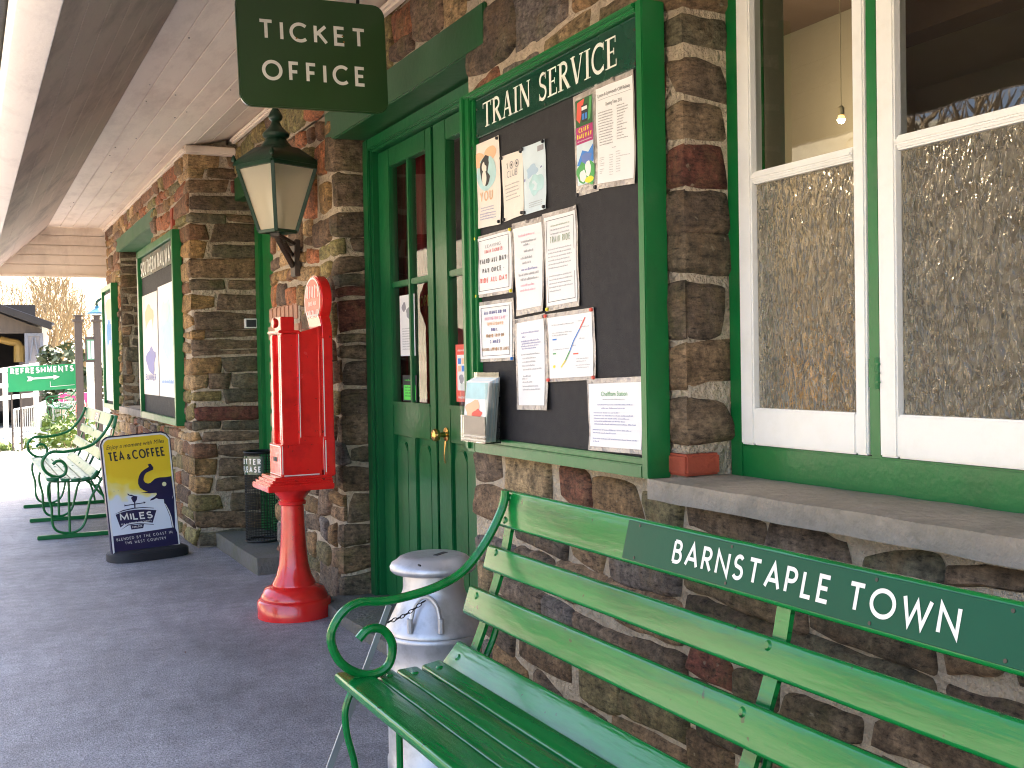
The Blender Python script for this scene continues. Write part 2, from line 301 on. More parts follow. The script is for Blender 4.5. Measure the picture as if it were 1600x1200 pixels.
    return m
ASPHALT = asphalt()
GRAVEL = mat('pale_gravel', (.30,.27,.23), .9, var=.3, scale=20, bump=.6, bscale=60, dirt=(.13,.12,.08), dirt_amt=.6, dirt_scale=1.5)
HILLM = mat('dry_hillside_grass', (.36,.32,.22), .95, var=.35, scale=.25, bump=.3, bscale=3, dirt=(.22,.17,.10), dirt_amt=.7, dirt_scale=.35)
BALLAST = mat('track_ballast', (.31,.265,.215), .95, var=.35, scale=25, bump=.8, bscale=30)
LEAF = mat('fresh_leaves', (.13,.20,.03), .6, var=.5, scale=8, bump=0)
LEAF_D = mat('dark_evergreen_leaves', (.045,.065,.02), .6, var=.5, scale=3, bump=0)

def clear_glass(name='clear_window_glass'):
    m = bpy.data.materials.new(name); m.use_nodes = True; t = m.node_tree; L = t.links.new
    for n in list(t.nodes):
        if n.type != 'OUTPUT_MATERIAL': t.nodes.remove(n)
    out = [n for n in t.nodes if n.type == 'OUTPUT_MATERIAL'][0]
    tr = N(t, 'ShaderNodeBsdfTransparent'); tr.inputs[0].default_value = (.92,.94,.92,1)
    gl = N(t, 'ShaderNodeBsdfGlossy'); gl.inputs['Roughness'].default_value = .01
    fr = N(t, 'ShaderNodeFresnel'); fr.inputs[0].default_value = 1.75
    no = N(t, 'ShaderNodeTexNoise'); no.inputs['Scale'].default_value = 5; tc = N(t, 'ShaderNodeTexCoord'); L(tc.outputs['Object'], no.inputs['Vector'])
    bp = N(t, 'ShaderNodeBump'); bp.inputs['Strength'].default_value = .05; bp.inputs['Distance'].default_value = .01; L(no.outputs['Fac'], bp.inputs['Height']); L(bp.outputs[0], gl.inputs['Normal'])
    mx = N(t, 'ShaderNodeMixShader'); L(fr.outputs[0], mx.inputs[0]); L(tr.outputs[0], mx.inputs[1]); L(gl.outputs[0], mx.inputs[2]); L(mx.outputs[0], out.inputs[0])
    return m
GLASS = clear_glass()
def rippled_glass():
    m = bpy.data.materials.new('rippled_obscure_glass'); m.use_nodes = True; t = m.node_tree; b = t.nodes['Principled BSDF']; L = t.links.new
    b.inputs['Base Color'].default_value = (.90,.82,.66,1); b.inputs['Transmission Weight'].default_value = .92
    b.inputs['Roughness'].default_value = .10; b.inputs['IOR'].default_value = 1.36; b.inputs['Specular IOR Level'].default_value = .5
    tc = N(t, 'ShaderNodeTexCoord'); mp = N(t, 'ShaderNodeMapping'); mp.inputs['Scale'].default_value = (1, 1.35, .75); L(tc.outputs['Object'], mp.inputs[0])
    dn = N(t, 'ShaderNodeTexNoise'); dn.inputs['Scale'].default_value = 24; L(mp.outputs[0], dn.inputs['Vector'])
    mv = N(t, 'ShaderNodeMix', data_type='VECTOR'); mv.inputs[0].default_value = .055; L(mp.outputs[0], mv.inputs[4]); L(dn.outputs['Color'], mv.inputs[5])
    v = N(t, 'ShaderNodeTexVoronoi', feature='SMOOTH_F1'); v.inputs['Scale'].default_value = 44; v.inputs['Smoothness'].default_value = .4; L(mv.outputs[1], v.inputs['Vector'])
    bp = N(t, 'ShaderNodeBump'); bp.inputs['Strength'].default_value = 1; bp.inputs['Distance'].default_value = .013
    L(v.outputs['Distance'], bp.inputs['Height']); L(bp.outputs[0], b.inputs['Normal'])
    return m
RIPPLE = rippled_glass()
FROST = bpy.data.materials.new('grimy_lantern_glass'); FROST.use_nodes = True
_b = FROST.node_tree.nodes['Principled BSDF']; _b.inputs['Base Color'].default_value = (.82,.77,.60,1); _b.inputs['Transmission Weight'].default_value = .55; _b.inputs['Roughness'].default_value = .28; _b.inputs['IOR'].default_value = 1.2
ACRYL = clear_glass('clear_acrylic')
# ---------------------------------------------------------------- stroke lettering (painted capitals)
def arc(cx, cy, rx, ry, a0, a1, n=14): return [(cx+rx*math.cos(R(a0+(a1-a0)*i/n)), cy+ry*math.sin(R(a0+(a1-a0)*i/n))) for i in range(n+1)]
GL = {
'A': (.74, [[(0,0),(.37,1),(.74,0)],[(.15,.32),(.59,.32)]]),
'B': (.50, [[(0,0),(0,1)],[(0,1),(.20,1)]+arc(.22,.77,.22,.23,90,-90)+[(0,.54)],[(.2,.54)]+arc(.24,.27,.26,.27,90,-90)+[(0,0)]]),
'C': (.78, [arc(.46,.5,.46,.5,48,312,22)]),
'D': (.76, [[(0,0),(0,1),(.26,1)]+arc(.28,.5,.48,.5,90,-90,18)+[(0,0)]]),
'E': (.46, [[(.46,1),(0,1),(0,0),(.46,0)],[(0,.52),(.40,.52)]]),
'F': (.44, [[(.44,1),(0,1),(0,0)],[(0,.50),(.38,.50)]]),
'G': (.84, [arc(.46,.5,.46,.5,48,330,22)+[(.82,.44),(.5,.44)]]),
'H': (.68, [[(0,0),(0,1)],[(.68,0),(.68,1)],[(0,.52),(.68,.52)]]),
'I': (.0, [[(0,0),(0,1)]]),
'J': (.3, [[(.3,1),(.3,.2)]+arc(.1,.2,.2,.2,0,-110,8)]),
'K': (.58, [[(0,0),(0,1)],[(.54,1),(.02,.46)],[(.16,.58),(.58,0)]]),
'L': (.42, [[(0,1),(0,0),(.42,0)]]),
'M': (.82, [[(.02,0),(.08,1),(.41,.18),(.74,1),(.80,0)]]),
'N': (.68, [[(0,0),(0,1),(.68,0),(.68,1)]]),
'O': (.96, [arc(.48,.5,.48,.5,90,450,32)]),
'P': (.48, [[(0,0),(0,1),(.2,1)]+arc(.22,.74,.25,.26,90,-90)+[(0,.48)]]),
'Q': (.96, [arc(.48,.5,.48,.5,90,450,32),[(.55,.25),(.9,-.08)]]),
'R': (.52, [[(0,0),(0,1),(.2,1)]+arc(.22,.75,.24,.25,90,-90)+[(0,.50)],[(.2,.5),(.52,0)]]),
'S': (.50, [arc(.26,.745,.22,.255,35,240,14)[:-1]+arc(.24,.26,.25,.26,60,-150,16)]),
'T': (.62, [[(0,1),(.62,1)],[(.31,1),(.31,0)]]),
'U': (.64, [[(0,1),(0,.32)]+arc(.32,.32,.32,.32,180,360,14)+[(.64,1)]]),
'V': (.70, [[(0,1),(.35,0),(.70,1)]]),
'W': (1.06, [[(0,1),(.27,0),(.53,.86),(.79,0),(1.06,1)]]),
'X': (.64, [[(0,0),(.62,1)],[(0,1),(.64,0)]]),
'Y': (.64, [[(0,1),(.32,.48),(.64,1)],[(.32,.48),(.32,0)]]),
'Z': (.58, [[(0,1),(.58,1),(0,0),(.58,0)]]),
'&': (.62, [[(.60,0),(.16,.66)]+arc(.29,.80,.15,.19,205,-20,10)+[(.36,.58),(.16,.44)]+arc(.23,.22,.21,.22,130,330,12)+[(.58,.44)]]),
"'": (.05, [[(.02,1),(.02,.74)]]), '-': (.3, [[(0,.42),(.3,.42)]]), '.': (.05, [[(.02,0),(.02,.1)]]), ':': (.05, [[(.02,.05),(.02,.17)],[(.02,.5),(.02,.62)]]),
'0': (.56, [arc(.28,.5,.28,.5,90,450,24)]), '1': (.2, [[(0,.8),(.18,1),(.18,0)]]), '2': (.5, [arc(.24,.72,.24,.28,160,-30,12)+[(0,0),(.5,0)]]), '5': (.5, [[(.44,1),(.06,1),(.03,.56)]+arc(.22,.31,.27,.31,110,-140,14)]),
}
def ribbon(pts, wd):
    """flat outline of a stroke: left and right rails with mitred bends"""
    Lp, Rp = [], []; n = len(pts); closed = n > 3 and math.dist(pts[0], pts[-1]) < 1e-4
    for i in range(n):
        p = Vector(pts[i]).to_2d() if len(pts[i]) == 3 else Vector(pts[i])
        a = Vector(pts[i-1]) if i > 0 else (Vector(pts[-2]) if closed else None)
        c = Vector(pts[i+1]) if i < n-1 else (Vector(pts[1]) if closed else None)
        d1 = (p-a).normalized() if a is not None else None; d2 = (c-p).normalized() if c is not None else None
        if d1 is None: d1 = d2
        if d2 is None: d2 = d1
        n1 = Vector((-d1.y, d1.x)); n2 = Vector((-d2.y, d2.x)); nn = n1+n2
        if nn.length < 1e-3: nn = n1.copy()
        nn.normalize(); k = 1/max(.42, nn.dot(n1)); Lp.append(p+nn*(wd/2*k)); Rp.append(p-nn*(wd/2*k))
    return Lp, Rp
def text_width(s, h, wt, sx, gap):
    x = 0
    for ch in s: x += (.32*h*sx+gap if ch == ' ' else GL[ch][0]*(h-wt)*sx+wt+gap)
    return x-gap
def letters(mb, s, fmap, x, y, h, wt=.14, sx=1.0, gap=.16, width=None, align='L', m=0, off=0.0, fn=None):
    """capitals of height h (fmap units) at (x,y); width fits the line by stretching it"""
    wt *= h; gap *= h
    if width: 
        for _ in range(8): sx *= width/max(1e-6, text_width(s, h, wt, sx, gap)); 
    tw = text_width(s, h, wt, sx, gap)
    if align == 'C': x -= tw/2
    if align == 'R': x -= tw
    k = 0
    for ch in s:
        if ch == ' ': x += .32*h*sx+gap; continue
        gw, st = GL[ch]
        for line in st:
            P = [(x+wt/2+px*(h-wt)*sx, y+wt/2+py*(h-wt)) for px, py in line]
            if fn: P = [fn(p) for p in P]
            Lp, Rp = ribbon(P, wt); o = off+(k % 7)*.00006; k += 1; n = len(P)
            V = [fmap(a.x, a.y, o) for a in Lp]+[fmap(a.x, a.y, o) for a in Rp]
            mb.add(V, [(i, n+i, n+i+1, i+1) for i in range(n-1)], m)
        x += gw*(h-wt)*sx+wt+gap
    return x
# roman capitals for the notice-board heading: (points, start weight, end weight) strokes plus serifs
TH, TN = .17, .07
def stem(x, w=TH, s=.09): return [([(x,0),(x,1)], w), ([(x-w/2-s,.02),(x+w/2+s,.02)], .04), ([(x-w/2-s,.98),(x+w/2+s,.98)], .04)]
RO = {
'T': (.68, stem(.34)+[([(0,.97),(.68,.97)], .06),([(.02,.99),(.02,.78)], .05),([(.66,.99),(.66,.78)], .05)]),
'R': (.72, stem(.16)+[([(.2,.965)]+arc(.30,.745,.25,.22,90,-90), TN+.05),([(.2,.525),(.32,.525)], TN),([(.32,.52),(.66,.02)], TH),([(.56,.02),(.76,.02)], .04)]),
'A': (.80, [([(.38,1),(.14,.02)], TN),([(.40,1),(.66,0)], TH),([(.22,.33),(.56,.33)], TN),([(.02,.02),(.26,.02)], .04),([(.50,.02),(.80,.02)], .04)]),
'I': (.34, stem(.17)),
'N': (.84, [([(.14,0),(.14,1)], TN),([(.70,0),(.70,1)], TN),([(.15,.97),(.69,.03)], TH),([(.02,.02),(.26,.02)], .04),([(0,.98),(.2,.98)], .04),([(.58,.98),(.82,.98)], .04)]),
'S': (.54, [(arc(.28,.735,.19,.225,30,240,14)[:-1]+arc(.25,.265,.22,.235,60,-150,16), .12),([(.46,.98),(.46,.74)], .04),([(.05,.02),(.05,.27)], .04)]),
'E': (.60, stem(.16)+[([(.16,.97),(.54,.97)], .06),([(.16,.51),(.44,.51)], .06),([(.16,.03),(.56,.03)], .06),([(.53,.99),(.53,.78)], .045),([(.44,.62),(.44,.40)], .045),([(.56,.01),(.56,.23)], .045)]),
'V': (.76, [([(.10,1),(.38,.02)], TH),([(.66,.98),(.40,.02)], TN),([(-.02,.98),(.26,.98)], .04),([(.54,.98),(.78,.98)], .04)]),
'C': (.72, [(arc(.42,.5,.36,.46,48,312,22), .13),([(.67,.98),(.67,.72)], .045),([(.67,.04),(.67,.24)], .045)]),
}
def roman(mb, s, fmap, x, y, h, width, gap=.07, off=0):
    tot = sum((.42 if c == ' ' else RO[c][0])+gap for c in s)-gap; sx = width/(tot*h); k = 0
    for ch in s:
        if ch == ' ': x += (.42+gap)*h*sx; continue
        for line, wd in RO[ch][1]:
            Lp, Rp = ribbon([(a*sx, b) for a, b in line], wd); o = off+(k % 9)*.00006; k += 1; n = len(line)
            V = [fmap(x+a.x*h, y+a.y*h, o) for a in Lp]+[fmap(x+a.x*h, y+a.y*h, o) for a in Rp]
            mb.add(V, [(i, n+i, n+i+1, i+1) for i in range(n-1)], 0)
        x += (RO[ch][0]+gap)*h*sx
def font_text(mb, s, fmap, x, y, h, width=None, align='L', shear=0, m=0, off=0.0):
    """mixed-case line from the built-in typeface, mapped onto the sheet"""
    cu = bpy.data.curves.new('txt', 'FONT'); cu.body = s; cu.size = 1; cu.shear = shear; cu.resolution_u = 3
    ob = bpy.data.objects.new('txt', cu); COL.objects.link(ob)
    me = bpy.data.meshes.new_from_object(ob.evaluated_get(bpy.context.evaluated_depsgraph_get()))
    COL.objects.unlink(ob); bpy.data.objects.remove(ob)
    if not me.vertices: return
    xs = [v.co.x for v in me.vertices]; x0, x1 = min(xs), max(xs); sc = h/.7; sx = (width/(x1-x0)) if width else sc
    wd = (x1-x0)*sx; sh = x-(wd/2 if align == 'C' else 0)
    mb.add([fmap(sh+(v.co.x-x0)*sx, y+v.co.y*sc, off) for v in me.vertices], [tuple(p.vertices) for p in me.polygons], m)
def greek(mb, fmap, x, y, width, h, rnd, m=0, off=0.0, fill=1.0):
    """a line of small print, too small to read: word-length dashes"""
    e = x+width*fill
    while x < e:
        w_ = min(e-x, h*rnd.uniform(1.2, 4.2)); q = x
        while q < x+w_:                            # strokes of letters inside the word
            a = h*rnd.uniform(.22, .34); hh = h*rnd.choice((.55,.6,.62,.9))
            mb.add([fmap(q,y,off),fmap(q+a,y,off),fmap(q+a,y+hh,off),fmap(q,y+hh,off)], [(0,1,2,3)], m); q += h*.52
        x += w_+h*.55
def frame_map(o, ex, ey):
    o, ex, ey = Vector(o), Vector(ex), Vector(ey); n = ex.cross(ey).normalized()
    return lambda x, y, off=0.0: o+ex*x+ey*y+n*off
def quad_map(tl, tr, br, bl, bend=0.0):
    tl, tr, br, bl = map(Vector, (tl, tr, br, bl)); n = (tr-tl).cross(tl-bl).normalized()
    return lambda x, y, off=0.0: (bl*(1-x)+br*x)*(1-y)+(tl*(1-x)+tr*x)*y+n*(off+bend*.6+bend*.5*math.sin(3.1*x+1.7*y)+bend*.6*noise.noise(Vector((x*2.2+tl.y*9, y*2.6, tl.z*7)))+bend*.8*max(0, abs(2*x-1)-.72)*max(0, abs(2*y-1)-.6)*6)

# ---------------------------------------------------------------- rubble masonry
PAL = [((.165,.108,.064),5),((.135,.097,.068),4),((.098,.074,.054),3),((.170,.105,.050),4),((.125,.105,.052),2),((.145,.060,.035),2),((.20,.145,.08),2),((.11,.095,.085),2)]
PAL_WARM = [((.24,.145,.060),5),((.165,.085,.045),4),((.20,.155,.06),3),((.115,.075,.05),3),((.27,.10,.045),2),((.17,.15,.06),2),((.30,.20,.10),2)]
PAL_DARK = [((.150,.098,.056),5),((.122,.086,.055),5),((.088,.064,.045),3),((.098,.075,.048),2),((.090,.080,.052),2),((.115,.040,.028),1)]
def pick(pal, rnd):
    t = rnd.uniform(0, sum(w_ for _, w_ in pal))
    for c, w_ in pal:
        t -= w_
        if t <= 0: break
    k = rnd.uniform(.75, 1.28); return tuple(x*k for x in c)
class Wall:
    """stones laid in wandering courses along a plan path; outside is to the left of the path when left=True"""
    def __init__(s, path, seed, h=(.08,.2), w_=(.14,.42), pal=PAL, proud=(.008,.022), left=True, warp=.016, res=.035, joint=.009, splitp=.28):
        s.path = [Vector(p) for p in path]; s.rnd = random.Random(seed); s.h = h; s.w = w_; s.pal = pal; s.proud = proud; s.left = left; s.warp = warp; s.res = res; s.joint = joint; s.splitp = splitp
        s.cum = [0]
        for a, b in zip(s.path, s.path[1:]): s.cum.append(s.cum[-1]+(b-a).length)
        s.L = s.cum[-1]; s.st = MB(); s.st.c = []; s.mo = MB(); s.ph = s.rnd.uniform(0, 9)
    def nrm(s, i):
        d = (s.path[i+1]-s.path[i]).normalized(); return Vector((-d.y, d.x)) if s.left else Vector((d.y, -d.x))
    def pos(s, q, z, d):
        i = 0
        while i < len(s.cum)-2 and q > s.cum[i+1]: i += 1
        dr = (s.path[i+1]-s.path[i]).normalized(); n = s.nrm(i); p = s.path[i]+dr*(q-s.cum[i])
        for j in range(1, len(s.cum)-1):            # round the quoins
            e = abs(q-s.cum[j])
            if e < .03:
                o = s.nrm(j-1) if i == j else s.nrm(j); k = .5*(1-e/.03); n = (n*(1-k)+o*k); 
                p = p-(s.nrm(j-1)+s.nrm(j))*(.006*(1-e/.03))
        return Vector((p.x+n.x*d, p.y+n.y*d, z))
    def wz(s, q, z): return s.warp*(math.sin(q*2.3+s.ph+z*1.3)+.6*math.sin(q*5.1+z*3+s.ph*2))
    def stone(s, a, b, z0, z1, pal=None):
        r = s.rnd; g = s.joint*r.uniform(.6, 1.7)
        a += g/2; b -= g/2; z0 += g/2; z1 -= g/2
        if b-a < .025 or z1-z0 < .018: return
        W_, H_ = b-a, z1-z0; e = min(.016, W_*.2, H_*.2)
        def lines(l):
            n = max(1, int((l-2*e)/s.res)); return [0, e*.35]+[e+(l-2*e)*i/n for i in range(n+1)]+[l-e*.35, l]
        us, vs_ = lines(W_), lines(H_)
        for j in range(1, len(s.cum)-1):
            c = s.cum[j]-a
            if .02 < c < W_-.02: us = sorted(us+[c]); 
        hh = r.uniform(*s.proud); J = min(.026, H_*.2); jt = [(r.uniform(-J,J)*1.3, r.uniform(-J,J)) for _ in range(4)]
        col = pick(pal or s.pal, r); tl = (r.uniform(-.006,.006), r.uniform(-.006,.006)); so_ = r.uniform(0, 99); rd = r.uniform(.04, .34)
        base = len(s.st.v); nu, nv = len(us), len(vs_)
        for v in vs_:
            for u in us:
                fu, fv = u/W_, v/H_; p, q = 2*fu-1, 2*fv-1
                pu = p*(1-rd*.5*q*q*q*q*min(1, H_/W_*1.2)); pv = q*(1-rd*.5*p*p*p*p)
                ju = (jt[0][0]*(1-fu)+jt[1][0]*fu)*(1-fv)+(jt[2][0]*(1-fu)+jt[3][0]*fu)*fv
                jv = (jt[0][1]*(1-fu)+jt[1][1]*fu)*(1-fv)+(jt[2][1]*(1-fu)+jt[3][1]*fu)*fv
                S_ = a+(pu+1)/2*W_; Z_ = z0+(pv+1)/2*H_
                nz = noise.noise(Vector((S_*16+so_, Z_*16, so_))); n2 = noise.noise(Vector((S_*14, Z_*14+so_, 5+so_)))
                S_ += ju+nz*.009; Z_ += jv+n2*.009
                ed = min(u, W_-u, v, H_-v)
                d = -.009+ (hh+.009)*(1-math.exp(-ed/.0065)) + (nz+n2)*.004*min(1, ed/.01) + tl[0]*p+tl[1]*q*min(1, ed/.01)
                for j_ in range(1, len(s.cum)-1):
                    if abs(S_-s.cum[j_]) < .010 or abs(a+u-s.cum[j_]) < 1e-6: S_ = s.cum[j_]
                s.st.v.append(tuple(s.pos(min(max(S_,0),s.L), Z_+s.wz(S_, Z_), d))); s.st.c.append(col+(1,))
        for i in range(nv-1):
            for k in range(nu-1):
                f = [base+i*nu+k, base+i*nu+k+1, base+(i+1)*nu+k+1, base+(i+1)*nu+k]
                s.st.f.append(f if not s.left else f[::-1]); s.st.m.append(0)
    def lay(s, z0, z1, s0=0, s1=None, holes=(), palf=None, hold=None):
        s1 = s.L if s1 is None else s1; r = s.rnd
        zs = sorted({z0, z1}|{z for h in holes for z in h[2:] if z0 < z < z1})
        for za, zb in zip(zs, zs[1:]):
            iv = [(s0, s1)]
            for h in holes:
                if h[2] < zb-1e-6 and h[3] > za+1e-6:
                    iv = [x for (p, q) in iv for x in ((p, min(q, h[0])), (max(p, h[1]), q)) if x[1]-x[0] > .02]
            for p, q in iv:                          # mortar bed
                n = max(1, int((q-p)/.08)); nz_ = max(1, int((zb-za)/.1)); qs = sorted([p+(q-p)*i/n for i in range(n+1)]+[c for c in s.cum[1:-1] if p < c < q])
                V = [s.pos(x, za+(zb-za)*j/nz_, -.005+.004*noise.noise(Vector((x*9, j*1.1, 3)))-(.012 if any(abs(x-c) < 1e-6 for c in s.cum[1:-1]) else 0)) for j in range(nz_+1) for x in qs]; m = len(qs)
                Fs = [(j*m+i, j*m+i+1, (j+1)*m+i+1, (j+1)*m+i) for j in range(nz_) for i in range(m-1)]
                s.mo.add(V, Fs if not s.left else [f[::-1] for f in Fs], 0)
            z = za
            while z < zb-.01:
                h = r.uniform(*s.h)
                if zb-(z+h) < s.h[0]*.8: h = zb-z
                for p, q in iv:
                    x = p
                    while x < q-.01:
                        w_ = r.uniform(*s.w)*(.75+.5*h/s.h[1])
                        if q-(x+w_) < s.w[0]*.7: w_ = q-x
                        pal = palf(x+w_/2, z+h/2) if palf else None
                        if h > s.h[0]*1.5 and r.random() < s.splitp:
                            k = h*r.uniform(.35, .65); s.stone(x, x+w_, z, z+k, pal); s.stone(x, x+w_, z+k, z+h, pal)
                        else: s.stone(x, x+w_, z, z+h, pal)
                        x += w_
                z += h
def merge(*walls):
    st, mo = MB(), MB(); st.c = []
    for w_ in walls:
        b = len(st.v); st.v += w_.st.v; st.c += w_.st.c; st.f += [[b+i for i in f] for f in w_.st.f]; st.m += w_.st.m
        b = len(mo.v); mo.v += w_.mo.v; mo.f += [[b+i for i in f] for f in w_.mo.f]; mo.m += w_.mo.m
    # one mesh: stones, then mortar bed as second material
    b = len(st.v); st.v += mo.v; st.c += [(.3,.3,.3,1)]*len(mo.v); st.f += [[b+i for i in f] for f in mo.f]; st.m += [1]*len(mo.f)
    return st

# ================================================================ SETTING
mb = MB()
gy = [(-12, 0), (16, 0), (19.6, -.07), (31, -.9), (60, -.9)]
xs = [-1.9, -1.0, 0, 1, 2, 4, 8, 14]
def grid_sheet(xs, prof, dz=0):
    V = [(x, y, z+dz) for (y, z) in prof for x in xs]; n = len(xs)
    return V, [(j*n+i, j*n+i+1, (j+1)*n+i+1, (j+1)*n+i) for j in range(len(prof)-1) for i in range(n-1)]
mb = MB(); V, Fs = grid_sheet(xs, gy[:2]+[(17.6,-.02)]); mb.add(V, Fs)
mb.add([(-1.9,-12,0),(-1.9,16,0),(-1.9,16,-.9),(-1.9,-12,-.9)], [(0,1,2,3)])
tag(mb.build('platform', ASPHALT, smooth=False, loc=False), kind='structure')
mb = MB(); V, Fs = grid_sheet([-1.9,0,1,2,4,8,14], [(17.6,-.026),(18.4,-.05),(19.6,-.10),(31,-.9),(46,-.9)]); mb.add(V, Fs)
tag(mb.build('gravel_path', GRAVEL, smooth=False, loc=False), kind='structure')
# terrain: flat trackbed rising to a pale hillside, one sheet to the horizon
mb = MB(); rnd = random.Random(4)
xs = [-500,-260,-140,-80,-50,-30,-18,-10,-4,0,5,10,16,26,45,80,140,260,500]; ys = [-300,-120,-50,-20,-5,8,20,32,45,55,68,84,105,140,190,260,400,700]
def hz(x, y):
    d = max(0, y-88)*.42+max(0, x-30)*.18+max(0, -x-70)*.12
    return -.95+min(d, 60+.05*d)+ (0 if d < .1 else 1.2*noise.noise(Vector((x*.03, y*.03, 1))))
V = [(x, y, hz(x, y)) for y in ys for x in xs]; n = len(xs)
mb.add(V, [(j*n+i, j*n+i+1, (j+1)*n+i+1, (j+1)*n+i) for j in range(len(ys)-1) for i in range(n-1)])
tag(mb.build('hillside', HILLM, loc=False), kind='structure')
mb = MB(); mb.face([(-24,-60,-.93),(-1.9,-60,-.93),(-1.9,60,-.93),(-24,60,-.93)]); tag(mb.build('trackbed', BALLAST, smooth=False, loc=False), kind='structure')

# ================================================================ STATION BUILDING
station = thing('station_building', 'rubble stone station building with green doors, white sashes and a boarded canopy', 'station building', (2.6, 5, 0))
XW, XB = 1.66, 1.35
WIN0, WIN1 = .02, 2.335            # near window opening along Y
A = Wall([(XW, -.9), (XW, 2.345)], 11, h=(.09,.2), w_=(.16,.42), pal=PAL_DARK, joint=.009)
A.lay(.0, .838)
B = Wall([(1.83, 2.352), (XW, 2.332), (XW, 3.66)], 5, h=(.09,.18), w_=(.20,.34), pal=PAL, joint=.012, warp=.010, splitp=.12, proud=(.004,.012))
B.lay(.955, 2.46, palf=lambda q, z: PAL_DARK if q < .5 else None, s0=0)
Bm = Wall([(1.83, 2.352), (XW, 2.332), (XW, 2.6)], 5, joint=.009); Bm.lay(.89,.955); Bm.st = MB(); Bm.st.c = []
B2 = Wall([(XW, 2.345), (XW, 3.66)], 25, h=(.10,.2), w_=(.16,.36), pal=PAL, joint=.009); B2.lay(0, .895)
Cw = Wall([(XW, -.9), (XW, 7.5)], 8, h=(.10,.26), w_=(.14,.32), pal=PAL_WARM, joint=.009, warp=.012)
Cw.lay(2.458, 2.80, holes=[(6.27,8.2,2.4,2.47)])
D = Wall([(1.85, 5.238), (XW, 5.238), (XW, 6.55), (1.80, 6.55)], 21, h=(.09,.2), w_=(.13,.30), pal=PAL, joint=.009)
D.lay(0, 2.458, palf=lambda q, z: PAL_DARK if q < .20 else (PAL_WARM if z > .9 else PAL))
E_ = Wall([(1.82, 7.45), (XB, 7.45), (XB, 12.13), (2.6, 12.13)], 33, h=(.06,.14), w_=(.14,.46), pal=PAL, joint=.008, warp=.008, res=.06, splitp=.1)
off = .47                                         # path length from the reveal to the bay quoin
wy0, wy1 = 9.0, 11.1
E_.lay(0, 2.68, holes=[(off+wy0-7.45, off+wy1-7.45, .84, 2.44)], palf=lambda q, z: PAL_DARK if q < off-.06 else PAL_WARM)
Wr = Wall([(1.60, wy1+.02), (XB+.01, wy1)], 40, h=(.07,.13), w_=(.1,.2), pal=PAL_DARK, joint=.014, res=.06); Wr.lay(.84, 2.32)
merge(A, B, Bm, B2, Cw, D, E_, Wr).build('wall', [STONE, MORTAR], station, angle=60)
# inner leaf, gable and roof: closes the rooms behind the masonry
mb = MB()
mb.box(1.72,1.96,-3,WIN0,0,2.8); mb.box(1.72,1.96,WIN0,WIN1,0,.86); mb.box(1.72,1.96,-3,5.3,2.36,2.8); mb.box(1.86,1.96,2.40,3.66,.0,2.36)
mb.box(1.88,1.96,5.25,7.5,0,2.36); mb.box(1.72,1.96,5.3,7.5,2.36,2.8)
mb.box(1.42,1.62,7.52,wy0,0,2.8); mb.box(1.42,1.62,wy1+.05,12.05,0,2.8); mb.box(1.42,1.62,wy0,wy1+.05,0,.84); mb.box(1.42,1.62,wy0,wy1+.05,2.44,2.8)
mb.box(1.66,5.2,-3,-2.9,0,2.8); mb.box(1.63,5.2,11.95,12.05,0,2.8); mb.box(1.64,1.9,7.50,7.56,0,2.8)
mb.build('inner_wall', CREAM, station, smooth=False)
mb = MB(); mb.box(5.2,5.3,-3,12.05,0,2.8)
mb.box(3.0,5.2,4.9,5.0,0,2.8)
mb.build('back_wall', CREAM, station, smooth=False)
mb = MB(); mb.box(1.70,5.3,-3,12.05,-.02,.012); mb.build('room_floor', BROWN, station, smooth=False)
mb = MB(); mb.box(1.70,5.3,-3,12.05,2.80,2.86); mb.build('room_ceiling', CREAM, station, smooth=False)
mb = MB(); mb.prism([(.15,-3,2.50),(3.5,-3,4.6),(5.6,-3,2.9),(5.6,-3,2.8),(1.7,-3,2.865),(.72,-3,2.74),(.2,-3,2.36)], (0,15.2,0))
mb.build('roof', SLATE, station, smooth=False)
# ---- canopy
cano = MB()
rnd = random.Random(2)
bx = [.79,.905,1.025,1.15,1.27,1.38,1.50,1.655]
for i,(a,b) in enumerate(zip(bx, bx[1:])):                            # flat boards along the platform
    za = 2.652+max(0,a-1.35)*.26; zb = 2.652+max(0,b-1.35)*.26
    ys_ = [-3, rnd.uniform(2,4), rnd.uniform(6,8.5), 12.13]
    for y0, y1 in zip(ys_, ys_[1:]):
        dz = rnd.uniform(-.0015,.0015)
        cano.prism([(a+.0018,y0+.001,za+dz),(b-.0018,y0+.001,zb+dz),(b-.0018,y0+.001,zb+.02),(a+.0018,y0+.001,za+.02)], (0,y1-y0-.002,0))
canopy = cano.build('canopy', SOFFIT, station, bevel=.002, seg=1)
mb = MB(); p0, p1 = Vector((.79,0,2.648)), Vector((.255,0,2.16)); nb = 6; nn = Vector((.488,0,-.535)).normalized()
for i in range(nb):
    a = p0.lerp(p1, i/nb+.0012); b = p0.lerp(p1, (i+1)/nb-.0012); dz = nn*rnd.uniform(-.0015,.0015)
    mb.prism([(a.x,-3,a.z),(b.x,-3,b.z),(b.x-nn.x*.02,-3,b.z-nn.z*.02),(a.x-nn.x*.02,-3,a.z-nn.z*.02)], (0,15.13,0))
mb.build('sloping_board', SOFFIT_SHADED, canopy, bevel=.0007, seg=1)
rnd = random.Random(9)
for k in range(26):
    y = rnd.uniform(2.4,11.5); i = rnd.choice((1,2,3,4)); x = bx[i]+rnd.choice((.018,-.018)); mb = MB(); mb.tube([(x,y,2.653),(x,y,2.6495)], rnd.uniform(.003,.0055), seg=7); mb.build('nail', IRON, canopy)
